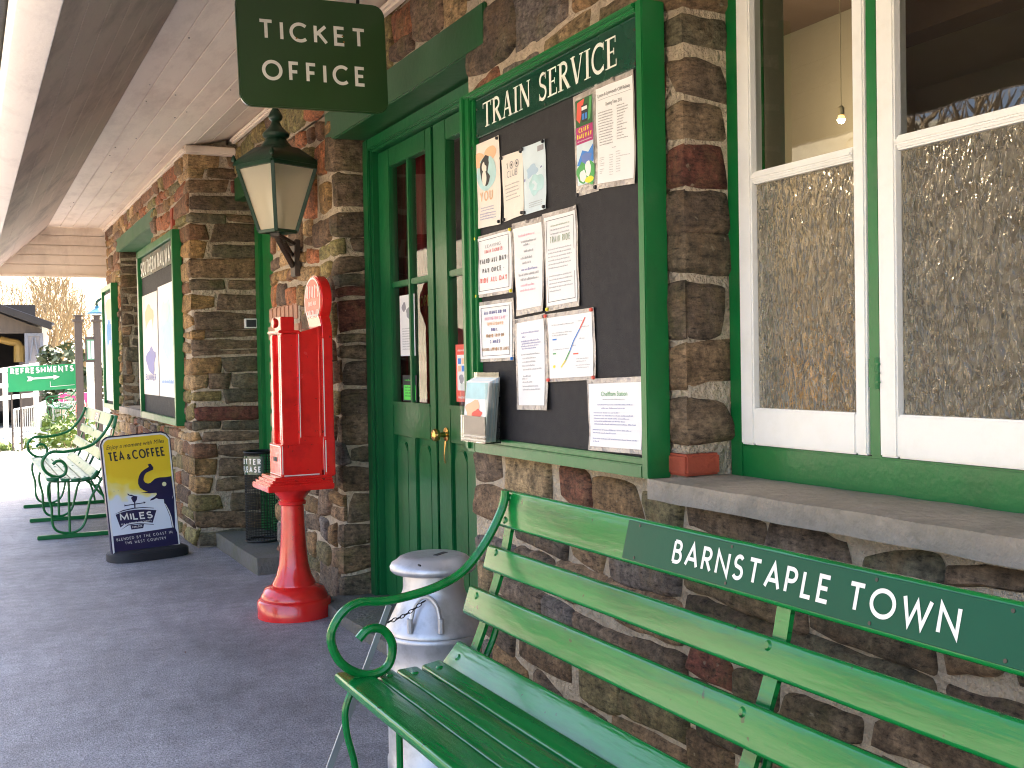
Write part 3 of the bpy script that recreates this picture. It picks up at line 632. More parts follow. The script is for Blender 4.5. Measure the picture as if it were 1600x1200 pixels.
mb = MB(); mb.prism([(.255,-3,2.155),(.19,-3,2.165),(.15,-3,2.185),(.15,-3,2.42),(.255,-3,2.42)], (0,15.13,0)); mb.build('fascia', FASCIA, canopy, bevel=.003)
mb = MB()
mb.tube([(.118,-3,2.30),(.118,12.13,2.30)], .045, seg=14); mb.build('gutter', DARK, canopy)
mb = MB(); mb.tube([(.150,-3,2.245),(.150,12.13,2.245)], .012, seg=8); mb.build('gutter_lip_highlight', W_PAINT, canopy)  # white colour stands in for the highlight along the dark gutter's lip
mb = MB()                                                            # boarded end over the path
top = [(XB,2.655),(.79,2.655),(.27,2.17)]
zz = [2.17,2.27,2.37,2.47,2.57,2.66]
for z0, z1 in zip(zz, zz[1:]):
    xl0 = .262+max(0,z0-2.165)*1.07; xl1 = .262+max(0,z1-2.165)*1.07
    mb.prism([(xl0,12.13,z0+.003),(XB+.02,12.13,z0+.003),(XB+.02,12.13,z1-.003),(min(xl1,.79),12.13,z1-.003)], (0,.022,0))
mb.box(.25,XB+.02,12.115,12.165,2.145,2.172)
mb.prism([(.27,12.148,2.17),(XB+.02,12.148,2.17),(XB+.02,12.148,2.66),(.79,12.148,2.66)],(0,.02,0))
mb.build('gable_board', SOFFIT, canopy, bevel=.002, seg=1)
mb = MB(); mb.box(XB-.035,XB+.04,7.38,12.13,2.612,2.652); mb.box(XB-.035,1.66,7.375,7.45,2.600,2.652)
mb.box(1.610,1.655,3.0,7.38,2.675,2.715); mb.build('cornice', SOFFIT, canopy, bevel=.012)
# ---- lintels and sills
mb = MB(); mb.box(1.648,1.86,3.49,5.375,2.306,2.458); mb.build('door_lintel', G_LINTEL, station, bevel=.006)
mb = MB(); mb.box(1.648,1.86,6.25,7.44,2.306,2.458); mb.build('side_door_lintel', G_LINTEL, station, bevel=.006)
mb = MB(); mb.box(1.648,1.86,-.2,2.50,2.306,2.458); mb.build('window_lintel', G_LINTEL, station, bevel=.006)
mb = MB(); mb.box(1.340,1.60,8.9,11.22,2.315,2.445); mb.build('bay_lintel', mat('faded_lintel_green_paint', (.03,.12,.05), .5, var=.3, scale=4, dirt=(.12,.20,.12), dirt_amt=.5), station, bevel=.006)
def rough_slab(mb, x0, x1, y0, y1, z0, z1, seed, step=.05, amp=.006):
    nx, ny, nz = max(1,int((x1-x0)/step)), max(1,int((y1-y0)/step)), max(1,int((z1-z0)/.03))
    def P(i,j,k):
        p = Vector((x0+(x1-x0)*i/nx, y0+(y1-y0)*j/ny, z0+(z1-z0)*k/nz))
        e = Vector((0 if 0<i<nx else (1 if i == 0 else -1), 0 if 0<j<ny else (1 if j == 0 else -1), 0 if 0<k<nz else (1 if k == 0 else -1)))
        if sum(abs(c) for c in e) >= 2: p += e*.004
        return p+amp*noise.noise_vector(p*11+Vector((seed,0,0)))
    def sheet(f, a, b, flip):
        V = [f(i,j) for j in range(b+1) for i in range(a+1)]; Fs = [(j*(a+1)+i, j*(a+1)+i+1, (j+1)*(a+1)+i+1, (j+1)*(a+1)+i) for j in range(b) for i in range(a)]
        mb.add(V, [q[::-1] for q in Fs] if flip else Fs)
    sheet(lambda i,j: P(i,j,nz), nx, ny, False); sheet(lambda i,j: P(i,j,0), nx, ny, True)
    sheet(lambda i,k: P(i,0,k), nx, nz, False); sheet(lambda i,k: P(i,ny,k), nx, nz, True)
    sheet(lambda j,k: P(0,j,k), ny, nz, True); sheet(lambda j,k: P(nx,j,k), ny, nz, False)
mb = MB(); rough_slab(mb, 1.562, 1.83, -.15, 2.385, .836, .894, 1, amp=.003); mb.build('window_sill', SILLST, station, angle=50)
mb = MB(); rough_slab(mb, 1.315, 1.52, 8.9, 11.12, .78, .845, 2, step=.1); mb.build('bay_sill', SILLST, station, angle=50)
mb = MB(); rough_slab(mb, 1.52, 1.90, 3.2, 5.27, -.02, .058, 3, step=.08); mb.build('doorstep', STEPST, station, angle=50)
mb = MB(); rough_slab(mb, 1.47, 1.85, 6.28, 7.44, -.02, .10, 4, step=.08); mb.build('side_doorstep', STEPST, station, angle=50)
# red brick at the foot of the near window reveal, pale brick quoins beside the side doorway
mb = MB(); mb.prism([(1.645,2.48,.897),(1.645,2.318,.897),(1.76,2.326,.897),(1.76,2.40,.897)], (0,0,.056)); mb.build('red_brick', REDBRICK, station, bevel=.006)
mb = MB(); mb.box(1.335,1.42,8.00,8.10,2.17,2.33); mb.build('red_brick', REDBRICK, station, bevel=.01)
mb = MB(); rnd = random.Random(6); z = .62
while z < 1.42:
    ys_ = [5.87,6.12,6.36,6.545] if int(z*50)%2 else [5.87,6.02,6.29,6.545]
    for y0,y1 in zip(ys_, ys_[1:]): mb.box(1.632+rnd.uniform(-.004,.004),1.70,y0+.004,y1-.004,z+.004,z+.098)
    z += .103
for i in range(7): y = 5.90+.09*i; mb.box(1.634,1.70,y+.003,y+.086,z+.004,z+.10)
mb.build('brick_quoin', BRICK, station, bevel=.009)
mb = MB(); mb.box(1.642,1.69,5.885,6.53,.62,z+.085); mb.build('brick_joints', MORTAR, station, smooth=False)
# ---- near window
wf = MB(); X0 = 1.812
wf.box(X0,1.90,2.300,2.352,.875,2.306); wf.box(X0,1.90,WIN0,2.300,.875,.973); wf.box(X0,1.90,WIN0,2.300,2.255,2.306)
for y in (1.8335, 1.352, .872, .39): wf.box(X0,1.90,y-.0185,y+.0185,.973,2.255)
window = wf.build('window', G_FRAME, station, bevel=.004)
mb = MB()
for z in (1.16,):
    mb.tube([(1.805,1.818,z-.035),(1.805,1.818,z+.035)], .006, seg=8)
    mb.box(1.806,1.813,1.822,1.845,z-.032,z+.032); 
    for k in (-.02,0,.02): mb.box(1.798,1.8055,1.808,1.826,z+k-.002,z+k+.002)
mb.build('hinge', G_FRAME, window, bevel=.001)
def casement(y1, y0):
    s = MB(); st = .052; x0, x1 = 1.806, 1.848
    s.box(x0,x1,y1-st,y1,.975,2.253); s.box(x0,x1,y0,y0+.036,.975,2.253); s.box(x0,x1,y0+.036,y1-st,.975,1.070); s.box(x0,x1,y0+.036,y1-st,2.19,2.253)
    s.box(x0+.004,x1,y0+.036,y1-st,1.640,1.672); s.box(x0-.004,x0+.006,y0+.036,y1-st,1.650,1.663)
    sash = s.build('sash', W_PAINT, window, bevel=.004)
    g = MB(); g.box(1.826,1.830,y0+.034,y1-st+.002,1.068,1.642); g.build('rippled_pane', RIPPLE, window, smooth=False)
    g = MB(); g.face([(1.827,y1-st+.002,1.670),(1.827,y0+.034,1.670),(1.827,y0+.034,2.192),(1.827,y1-st+.002,2.192)]); g.build('clear_pane', GLASS, window, smooth=False)
for a, b in ((2.300,1.852),(1.815,1.3705),(1.3335,.8905),(.8535,.4085)): casement(a, b)
# things inside the ticket room, seen through the glass
mb = MB(); mb.box(1.90,1.965,2.30,2.336,.86,2.36); mb.build('inner_jamb', mat('grey_green_jamb_paint', (.22,.22,.17), .5), window)
mb = MB(); mb.box(2.53,2.555,2.64,3.9,0,2.8); mb.build('plaster_pier', mat('aged_cream_plaster', (.38,.33,.23), .85, var=.1), station)
mb = MB(); mb.box(2.15,2.5,-1.2,4.8,2.28,2.42); mb.box(3.2,3.34,-1.2,4.8,2.40,2.80); mb.build('ceiling_beam', BROWN, station)
for i,(x,y,dx,dy,h,M_) in enumerate(((2.42,2.92,.08,.12,.44,YELLOWBOX),(2.40,2.64,.08,.11,.32,YELLOWBOX))):
    b_ = MB(); b_.box(x-dx,x+dx,y-dy,y+dy,.80,.80+h*.98); b_.box(x-dx*1.02,x+dx*1.02,y-dy*1.02,y+dy*1.02,.80+h*.72,.80+h)
    tag(b_.build('card_box', M_, bevel=.004), ['tall yellow card box behind the rippled glass','short yellow card box seen low behind the rippled glass'][i], 'box', 'boxes inside the ticket room')
t = MB(); t.box(1.98,2.52,.4,3.08,.76,.797)
for (x,y) in ((2.02,.45),(2.46,.45),(2.02,3.03),(2.46,3.03)): t.box(x-.03,x+.03,y-.03,y+.03,.012,.76)
tag(t.build('counter_table', BROWN, bevel=.004), 'brown wooden table inside the room, just behind the window', 'table')
c = MB(); V=[]; n=16
for j in range(9):
    for i in range(n+1):
        a=math.pi*i/n; V.append((2.1+.14*math.sin(j*1.3)*.2+.12*j/8, 1.85-1.0*i/n, .80+.33*math.sin(a)**.5*(1-j/8*.85)+.02*math.sin(i*2.2+j)))
c.add(V,[(j*(n+1)+i,j*(n+1)+i+1,(j+1)*(n+1)+i+1,(j+1)*(n+1)+i) for j in range(8) for i in range(n)])
tag(c.build('dust_sheet', W_PAINT), 'pale cloth heaped on the table behind the right rippled pane', 'cloth')
pl = thing('pendant_lamp', 'small lit bulb hanging inside the room behind the clear pane', 'lamp', (2.20, 2.34, 1.84))
mb = MB(); mb.tube([(2.20,2.34,2.28),(2.20,2.34,1.885)], .0012, seg=6); mb.lathe((2.20,2.34,1.868),[(.009,.0),(.009,.02),(.004,.026)],12); mb.build('flex', CREAM, pl)
BULB = bpy.data.materials.new('lit_bulb'); BULB.use_nodes = True; _e = BULB.node_tree.nodes['Principled BSDF']; _e.inputs['Emission Color'].default_value = (1,.50,.14,1); _e.inputs['Emission Strength'].default_value = .45
mb = MB(); mb.lathe((2.20,2.34,1.843),[(.002,.002),(.008,.005),(.012,.013),(.009,.021),(.006,.027)],14); mb.build('bulb', BULB, pl)
ld = bpy.data.lights.new('bulb_light','POINT'); ld.energy = 2.3; ld.color = (1,.82,.6); ld.shadow_soft_size = .012
lo = bpy.data.objects.new('bulb_light', ld); COL.objects.link(lo); lo.parent = pl; lo.matrix_parent_inverse = pl.matrix_basis.inverted(); lo.location = (2.20,2.34,1.80)
# ---- double door
df = MB(); df.box(1.805,1.90,5.135,5.236,.04,2.306); df.box(1.805,1.90,3.62,3.715,.04,2.306); df.box(1.805,1.90,3.715,5.135,2.232,2.306)
df.box(1.79,1.806,5.150,5.225,.05,2.30); df.box(1.79,1.806,3.63,5.150,2.245,2.298)
door = df.build('door_frame', G_DOOR, station, bevel=.005)
def leaf(y1, y0, hinge_far):
    d = MB(); x0, x1 = 1.838, 1.882; so_, si = (.150,.085) if hinge_far else (.135,.135)
    ya, yb = y1-so_, y0+si
    d.box(x0,x1,ya,y1,.065,2.228); d.box(x0,x1,y0,yb,.065,2.228); d.box(x0,x1,yb,ya,2.14,2.228); d.box(x0,x1,yb,ya,.86,1.016); d.box(x0,x1,yb,ya,.065,.24)
    ym = (ya+yb)/2
    d.box(x0+.004,x1,ym-.014,ym+.014,1.016,2.14); d.box(x0+.006,x1,yb,ym-.014,1.562,1.590); d.box(x0+.006,x1,ym+.014,ya,1.562,1.590)
    d.box(x0,x1,ym-.05,ym+.05,.24,.86)
    for a,b in ((yb,ym-.05),(ym+.05,ya)):                              # sunk panels with chamfered heads
        d.box(x0+.018,x1-.01,a,b,.24,.86)
        e=.035; c_=(a+b)/2
        d.prism([(x0+.008,a+.02,.27),(x0+.008,b-.02,.27),(x0+.008,b-.02,.79),(x0+.008,b-.02-e,.83),(x0+.008,a+.02+e,.83),(x0+.008,a+.02,.79)],(.02,0,0))
    d.box(x0-.006,x0+.002,y0+.0,y0+.028,.07,2.226) if hinge_far else None
    d.box(x0-.008,x0+.002,yb-.01,ya+.01,1.004,1.020)
    o = d.build('door_leaf', G_DOOR, station, bevel=.004)
    g = MB()
    for a,b in ((yb,ym-.014),(ym+.014,ya)):
        for z0,z1 in ((1.018,1.562),(1.59,2.138)): g.face([(x0+.022,b,z0),(x0+.022,a,z0),(x0+.022,a,z1),(x0+.022,b,z1)])
    g.build('pane', GLASS, o, smooth=False)
    return o
leaf_l = leaf(5.132, 4.432, True); leaf_r = leaf(4.426, 3.72, False)
kb = MB(); K = Vector((1.838,4.335,.893))
prof = [(.030,0),(.030,.004),(.012,.008),(.010,.030),(.024,.038),(.028,.050),(.024,.062),(.010,.068)]
n=20; V=[]
for r_,d_ in prof:
    for k in range(n): a=2*math.pi*k/n; V.append((K.x-d_, K.y+r_*math.cos(a), K.z+r_*math.sin(a)))
kb.add(V,[(i*n+k,i*n+(k+1)%n,(i+1)*n+(k+1)%n,(i+1)*n+k) for i in range(len(prof)-1) for k in range(n)]+[tuple((len(prof)-1)*n+k for k in range(n))])
kb.tube([(1.832,4.335,.865),(1.826,4.335,.80),(1.832,4.34,.77)], .003, seg=6)
kb.build('knob', BRASS, leaf_r)
# inside the door: hall, maroon curtains
hall = MB(); hall.box(1.97,3.0,6.2,6.3,0,2.8); hall.box(2.9,3.0,4.0,6.2,0,2.8); hall.build('hall_partition', BROWN, station, smooth=False)
for i,(y0,y1) in enumerate(((4.80,4.93),(5.06,5.19),(4.50,4.66))):
    c = MB(); n=24; V=[(1.935+.012*math.sin(j*1.9)+.004*k, y0+(y1-y0)*j/n, z) for k,z in enumerate((.3,1.2,2.2)) for j in range(n+1)]
    c.add(V,[(k*(n+1)+j,k*(n+1)+j+1,(k+1)*(n+1)+j+1,(k+1)*(n+1)+j) for k in range(2) for j in range(n)])
    tag(c.build('door_curtain', MAROON), ['maroon curtain behind the inner pane of the left door leaf','maroon curtain behind the outer pane of the left door leaf','maroon curtain behind the glass of the right door leaf'][i], 'curtain', 'maroon curtains behind the door glass')
mb = MB(); letters(mb,'OPEN',frame_map((1.915,4.80,1.462),(0,-1,0),(0,0,1)),0,0,.052,wt=.16,sx=.8,gap=.2)
tag(mb.build('open_sign', GOLD, smooth=False),'gold OPEN lettering hanging behind the left door glass','sign')
# ---- side doorway beyond the slot machine
sd_ = MB(); sd_.box(1.775,1.88,7.33,7.44,.10,2.306); sd_.box(1.775,1.88,6.56,6.64,.10,2.306); sd_.box(1.80,1.86,6.64,7.33,.11,2.306)
sd_.box(1.79,1.80,6.72,7.25,.25,1.0); sd_.box(1.79,1.80,6.72,7.25,1.2,2.15); sd_.build('side_door', G_FRAME, station, bevel=.006)
# ---- bay window
bw = MB(); bw.box(1.505,1.58,wy0,wy1,.845,.90); bw.box(1.505,1.58,wy0,wy1,2.25,2.315); bw.box(1.505,1.58,wy1-.06,wy1,.90,2.25); bw.box(1.505,1.58,wy0,wy0+.06,.90,2.25)
bay = bw.build('bay_window', G_FRAME, station, bevel=.004)
mb = MB()
for a,b in ((10.58,11.04),(10.08,10.54),(9.58,10.04),(9.08,9.54)):
    mb.box(1.498,1.54,a,a+.05,.90,2.25); mb.box(1.498,1.54,b-.05,b,.90,2.25); mb.box(1.498,1.54,a+.05,b-.05,.90,.98); mb.box(1.498,1.54,a+.05,b-.05,1.6,1.64); mb.box(1.498,1.54,a+.05,b-.05,2.18,2.25)
mb.build('sash', W_PAINT, bay, bevel=.004)
mb = MB(); mb.face([(1.525,11.04,.9),(1.525,9.08,.9),(1.525,9.08,2.25),(1.525,11.04,2.25)]); mb.build('pane', GLASS, bay, smooth=False)
mb = MB(); mb.box(1.70,5.2,11.2,11.26,0,2.8); mb.build('inner_partition', CREAM, station, smooth=False)
# ================================================================ NOTICEBOARD
nb_ = thing('noticeboard', 'large green framed black noticeboard headed TRAIN SERVICE, beside the double door', 'noticeboard', (1.62, 2.97, .888))
Yl, Yr, Zb, Zt = 3.540, 2.395, .888, 2.128
f = MB(); xf = 1.580
f.box(xf,1.652,Yl-.062,Yl,Zb,Zt); f.box(xf,1.652,Yr,Yr+.030,Zb,Zt); f.box(xf,1.652,Yr+.030,Yl-.062,Zb,Zb+.034); f.box(xf,1.652,Yr+.030,Yl-.062,Zt-.026,Zt)
f.box(xf-.010,xf+.004,Yl-.030,Yl-.004,Zb+.01,Zt-.004); f.box(xf-.008,xf+.004,Yr+.03,Yl-.03,Zt-.016,Zt-.003)
f.box(1.590,1.62,Yl-.082,Yl-.062,Zb+.034,Zt-.026); f.box(1.590,1.62,Yr+.030,Yl-.082,Zb+.034,Zb+.052)
f.build('frame', G_FRAME, nb_, bevel=.003)
mb = MB(); mb.box(1.608,1.648,Yr+.03,Yl-.062,Zb+.034,1.985); mb.build('backing', BLACK, nb_, bevel=0, smooth=False)
mb = MB(); mb.box(1.596,1.648,Yr+.032,Yl-.084,1.967,Zt-.028); hd = mb.build('header_panel', G_HEAD, nb_, bevel=.002)
HX = 1.594
a0, a1, t0 = PX(755,200,HX), PX(964,99,HX), PX(754,162,HX)
mb = MB(); roman(mb, 'TRAIN SERVICE', frame_map((HX,a0.y,a0.z),(0,-1,0),(0,0,1)), 0, 0, t0.z-a0.z, a0.y-a1.y); mb.build('lettering', W_LET, hd, smooth=False)
mb = MB()
for y in (3.43,2.95,2.46):
    for z in (1.978,2.066): mb.lathe((0,0,0),[(.004,0),(.004,.002)],8); 
mb = MB()
for y in (3.44,2.95,2.45):
    for z in (1.976,2.064): mb.tube([(1.5965,y,z),(1.593,y,z)], .004, seg=8)
mb.build('screw', IRON, hd)

# ---- notices
PXN = 1.6055
rn = random.Random(17)
SH = 'paper notices pinned to the black noticeboard'
def notice(label, cat, q, base=PAPER, lam=None, bend=.004, pins=None, pinmat=INK, draw=None, name='notice'):
    dx = rn.uniform(0,.0012)
    P = [PX(x, y, PXN-dx) for x, y in q]; fm = quad_map(*P, bend=bend)
    root = thing(name, label, cat, tuple(fm(.5,0)), SH)
    def sheet(x0,x1,y0,y1,o,nm,M_,par):
        n_,m_ = 7,9; V=[fm(x0+(x1-x0)*i/n_, y0+(y1-y0)*j/m_, o) for j in range(m_+1) for i in range(n_+1)]; k=len(V); w_=n_+1
        B_=[fm(x0+(x1-x0)*i/n_, y0+(y1-y0)*j/m_, o-.0006) for j in range(m_+1) for i in range(n_+1)]
        s_=MB(); Fs=[(j*w_+i,j*w_+i+1,(j+1)*w_+i+1,(j+1)*w_+i) for j in range(m_) for i in range(n_)]
        ring=[i for i in range(w_)]+[j*w_+n_ for j in range(1,m_+1)]+[m_*w_+i for i in range(n_-1,-1,-1)]+[j*w_ for j in range(m_-1,0,-1)]
        s_.add(V+B_, Fs+[tuple(k+i for i in f_[::-1]) for f_ in Fs]+[(ring[i],k+ring[i],k+ring[(i+1)%len(ring)],ring[(i+1)%len(ring)]) for i in range(len(ring))])
        return s_.build(nm, M_, par)
    if lam:
        sheet(0,1,0,1,.0,'plastic_sleeve',LAM,root); l,r_,b_,t_ = lam
        pp = sheet(l,1-r_,b_,1-t_,.0016,'sheet',base,root)
        g = lambda x,y,o=0.0: fm(l+(1-l-r_)*x, b_+(1-b_-t_)*y, .0026+o)
    else:
        pp = sheet(0,1,0,1,.0,'sheet',base,root); g = lambda x,y,o=0.0: fm(x,y,.0010+o)
    if pins:
        for x,y in pins:
            mb = MB(); c=fm(x,y,.002); mb.tube([c, c+Vector((-.006,0,0))], [.006,.005], seg=10); mb.build('drawing_pin', pinmat, root)
    if draw:
        mats, fn_ = draw; mb = MB(); fn_(mb, g, rn); mb.build('print', mats, pp, smooth=False)
    return root
def rect(mb, g, x0,y0,x1,y1,m=0,o=0.0,n=6):
    V=[g(x0+(x1-x0)*i/n, y, o) for y in (y0,y1) for i in range(n+1)]; mb.add(V,[(i,i+1,n+2+i,n+1+i) for i in range(n)],m)
def blob(mb, g, cx, cy, rx, ry, m=0, o=0.0, seed=0, n=22, wob=.15):
    P=[]
    for k in range(n):
        a=2*math.pi*k/n; r_=1+wob*noise.noise(Vector((math.cos(a)*1.3+seed,math.sin(a)*1.3,seed))); P.append(g(cx+rx*r_*math.cos(a),cy+ry*r_*math.sin(a),o))
    mb.add([g(cx,cy,o)]+P,[(0,1+k,1+(k+1)%n) for k in range(n)],m)
def T(mb,g,s,x,y,h,asp,width=None,m=0,align='C',wt=.15,o=.0003,sx=.7):
    """capitals on a sheet of height/width ratio asp"""
    gg=lambda u,v,oo=0.0: g(u, v*1.0, oo)
    letters(mb, s, lambda u,v,oo=0.0: g(u, v/asp, oo), x, y*asp, h*asp, wt=wt, sx=sx, gap=.2, width=width, align=align, m=m, off=o)
C4=[(.04,.03),(.96,.03),(.04,.97),(.96,.97)]
def d_you(mb,g,r):
    blob(mb,g,.5,.62,.36,.20,3,.0002,1); blob(mb,g,.66,.84,.22,.08,4,.0002,2); blob(mb,g,.24,.80,.2,.09,4,.0002,3)
    blob(mb,g,.47,.66,.20,.17,0,.0004,4,wob=.25); blob(mb,g,.44,.705,.10,.06,5,.0005,5); blob(mb,g,.42,.57,.08,.09,5,.0006,8)
    T(mb,g,'YOU',.48,.30,.12,1.9,.5,1); 
    for k in range(2): greek(mb,g,.25,.22-.03*k,.5,.016,r,2,.0003)
    for k in range(3): greek(mb,g,.2,.15-.03*k,.62,.018,r,2,.0003)
notice('tall pastel poster with a dark figure over the word YOU, top left of the noticeboard','poster',[(742,229),(780,211),(784,350),(747,358)],PAPER_C,None,.006,C4,INK,([INK,INK_O,INK_P,INK_T,INK_O,PAPER_C],d_you),'poster')
def d_club(mb,g,r):
    T(mb,g,'1',.27,.78,.09,1.5,.04,0,wt=.12)
    for cx in (.48,.72):
        mb_=[g(cx+.085*math.cos(a),.82+.06*math.sin(a)) for a in [2*math.pi*k/24 for k in range(24)]]; mi=[g(cx+.065*math.cos(a),.82+.045*math.sin(a)) for a in [2*math.pi*k/24 for k in range(24)]]
        mb.add(mb_+mi,[(k,(k+1)%24,24+(k+1)%24,24+k) for k in range(24)],1); blob(mb,g,cx,.82,.03,.02,0,.0002)
    T(mb,g,'CLUB',.5,.64,.10,1.5,.5,1,wt=.1)
    for k in range(5): greek(mb,g,.15,.52-.055*k,.68,.024,r,1,.0002,[1,.9,.95,.8,1][k])
notice('cream club flyer with two ringed noughts over CLUB, left of the blue leaflet','flyer',[(786,245),(817,233),(820,335),(790,347)],PAPER_C,None,.005,C4,INK,([INK,INK_G],d_club),'flyer')
def d_blue(mb,g,r):
    blob(mb,g,.5,.5,.42,.17,0,.0002,7,wob=.5); blob(mb,g,.62,.40,.3,.15,1,.0003,9,wob=.5); blob(mb,g,.4,.60,.25,.08,2,.0004,10,wob=.6)
    mb.add([g(.05,.48,.0006),g(.85,.62,.0006),g(.85,.64,.0006),g(.05,.52,.0006)],[(0,1,2,3)],3); rect(mb,g,.66,.86,.94,.94,4,.0004)
    for k in range(3): greek(mb,g,.25,.14-.03*k,.6,.016,r,4,.0003)
notice('small pale blue watercolour leaflet pinned at the right of the club flyer','leaflet',[(819,231),(852,217),(855,326),(822,336)],PAPER_B,None,.005,C4,INK,([PAPER_B,INK_T,mat('pale_blue_wash',(.42,.58,.72),.6,bump=0),INK_P,INK_G],d_blue),'leaflet')
BORD=[(.06,.05,.94,.058),(.06,.942,.94,.95),(.06,.05,.072,.95),(.928,.05,.94,.95)]
def d_valid(mb,g,r):
    for b_ in BORD: rect(mb,g,*b_,0)
    for s_,y,h,w_,m in (('LEAVING',.80,.055,.46,3),('TRAIN TICKETS',.705,.06,.52,2),('VALID ALL DAY:',.53,.085,.80,0),('PAY ONCE -',.36,.085,.62,0),('RIDE ALL DAY',.19,.085,.76,2)): T(mb,g,s_,.5,y,h,1.45,w_,m,wt=.13)
notice('white notice reading PAY ONCE, RIDE ALL DAY, at the left edge under the YOU poster','notice',[(746,371),(801,355),(804,457),(748,466)],PAPER,(.03,.03,.05,.04),.006,[(.03,.03),(.97,.03),(.03,.97),(.97,.97)],INK_Y,([INK,INK_G,INK_R,INK_G],d_valid))
def d_trains(mb,g,r):
    for b_ in BORD: rect(mb,g,*b_,0)
    for s_,y,w_,m in (('ALL TRAINS GO TO',.82,.66,1),('KILLINGTON LANE',.71,.62,2),('TURNAROUND',.61,.5,3),('ONLY.',.50,.2,1),('ROUND TRIP OF',.39,.56,4),('2 MILES',.28,.3,1),('TAKING APPROX 25 MINS.',.14,.86,4)): T(mb,g,s_,.5,y,.062,1.35,w_,m,wt=.17)
notice('white notice reading ALL TRAINS GO TO in coloured capitals, below the PAY ONCE notice','notice',[(749,473),(803,465),(806,563),(751,566)],PAPER,(.06,.05,.05,.06),.006,[(.97,.03)],INK_B,([INK,mat('dark_blue_ink',(.03,.03,.25),.6,bump=0),INK_K,INK_O,mat('brown_ink',(.40,.20,.06),.6,bump=0)],d_trains))
def d_hand(mb,g,r):
    for y,w_,m in ((.88,.55,1),(.80,.5,0),(.76,.2,0),(.68,.3,0),(.60,.4,0),(.54,.3,0),(.46,.55,2),(.40,.7,0),(.34,.62,0),(.27,.5,1),(.21,.6,1)): greek(mb,g,.5-w_/2+r.uniform(-.06,.06),y,w_,.034,r,m,.0002)
notice('tall sleeved notice in faint pink and grey handwriting, between PAY ONCE and TRAIN RIDE','notice',[(804,350),(849,337),(852,486),(809,494)],PAPER,(.05,.04,.06,.06),.007,[(.5,.985)],LAM,([INK_G,INK_K,INK_P],d_hand))
def d_ride(mb,g,r):
    for b_ in [(.05,.04,.95,.046),(.05,.954,.95,.96),(.05,.04,.062,.96),(.938,.04,.95,.96)]: rect(mb,g,*b_,0)
    for k in range(3): greek(mb,g,.2,.88-.045*k,.6,.022,r,[1,2,2][k],.0002)
    T(mb,g,'TRAIN RIDE',.5,.695,.075,1.75,.66,1,wt=.11)
    for k in range(6): greek(mb,g,.12,.62-.042*k,.76,.019,r,2,.0002,[1,.97,1,.9,.96,.8][k])
    for k in range(5): greek(mb,g,.12,.32-.042*k,.76,.019,r,2,.0002,[.96,1,.94,1,.5][k])
notice('tall bordered notice headed TRAIN RIDE in the middle of the noticeboard','notice',[(852,335),(902,320),(907,478),(857,487)],PAPER,(.05,.05,.05,.045),.007,[(.06,.02)],INK_Y,([INK,mat('olive_ink',(.30,.38,.25),.6,bump=0),INK_G],d_ride))
def d_tall(mb,g,r):
    for y,w_,m in ((.86,.62,0),(.81,.12,0),(.76,.62,1),(.73,.66,1),(.70,.62,1),(.67,.5,1),(.60,.66,2),(.555,.5,2),(.51,.5,2),(.465,.5,2),(.42,.7,2),(.34,.3,2),(.31,.2,2),(.27,.4,2),(.22,.6,2),(.18,.66,2)): greek(mb,g,.16+r.uniform(0,.06),y,w_,.022,r,m,.0002)
notice('narrow tall handwritten notice hanging lowest, left of the coloured route map','notice',[(809,499),(854,489),(859,641),(811,640)],PAPER,(.08,.08,.05,.05),.008,[(.06,.97),(.94,.97)],LAM,([INK_P,INK_P,INK_G],d_tall))
def d_map(mb,g,r):
    pts=[(.30,.17),(.42,.28),(.52,.42),(.60,.58),(.74,.76),(.86,.93)]
    seg=[(0,1,2),(1,2,3),(2,4,1),(4,5,0)]
    for i,j,m in seg:
        Lp,Rp=ribbon(pts[i:j+1],.022); n=len(Lp); mb.add([g(p.x,p.y,.0004) for p in Lp]+[g(p.x,p.y,.0004) for p in Rp],[(k,n+k,n+k+1,k+1) for k in range(n-1)],m)
    rect(mb,g,.10,.62,.20,.645,1,.0003); rect(mb,g,.10,.39,.18,.412,3,.0003); rect(mb,g,.60,.36,.71,.382,0,.0003); blob(mb,g,.13,.19,.03,.025,2,.0003)
    for x,y,w_ in ((.1,.86,.5),(.1,.73,.45),(.1,.69,.36),(.1,.46,.4),(.66,.28,.26),(.66,.24,.2),(.64,.18,.3),(.66,.14,.25),(.70,.88,.1),(.72,.6,.12),(.8,.78,.14),(.55,.5,.1)): greek(mb,g,x,y,w_,.02,r,4,.0002)
notice('landscape sheet with a red, blue and yellow route line, pinned with red pins','map',[(857,491),(929,480),(933,593),(860,597)],PAPER,(.04,.04,.05,.06),.006,[(.02,.03),(.98,.03),(.02,.97),(.97,.97)],INK_R,([INK_R,INK_B,INK_Y,INK_GR,INK_G],d_map),'route_map')
def d_hist(mb,g,r):
    font_text(mb, 'Chelfham Station', g, .5, .80, .07, .50, 'C', m=0, off=.0003)
    greek(mb,g,.28,.74,.42,.018,r,2,.0002)
    for x,y,w_ in ((.18,.655,.66),(.26,.60,.44),(.1,.53,.5),(.1,.485,.76),(.1,.44,.68),(.1,.395,.6),(.1,.35,.8),(.06,.26,.76),(.06,.21,.46),(.06,.12,.86),(.06,.075,.12)): greek(mb,g,x,y,w_,.022,r,1,.0002)
notice('white sheet with a green heading in the bottom right corner of the noticeboard','notice',[(921,592),(1003,588),(1006,710),(923,703)],PAPER,(.04,0,.06,.07),.006,None,INK,([INK_GR,INK_P,INK_G],d_hist))
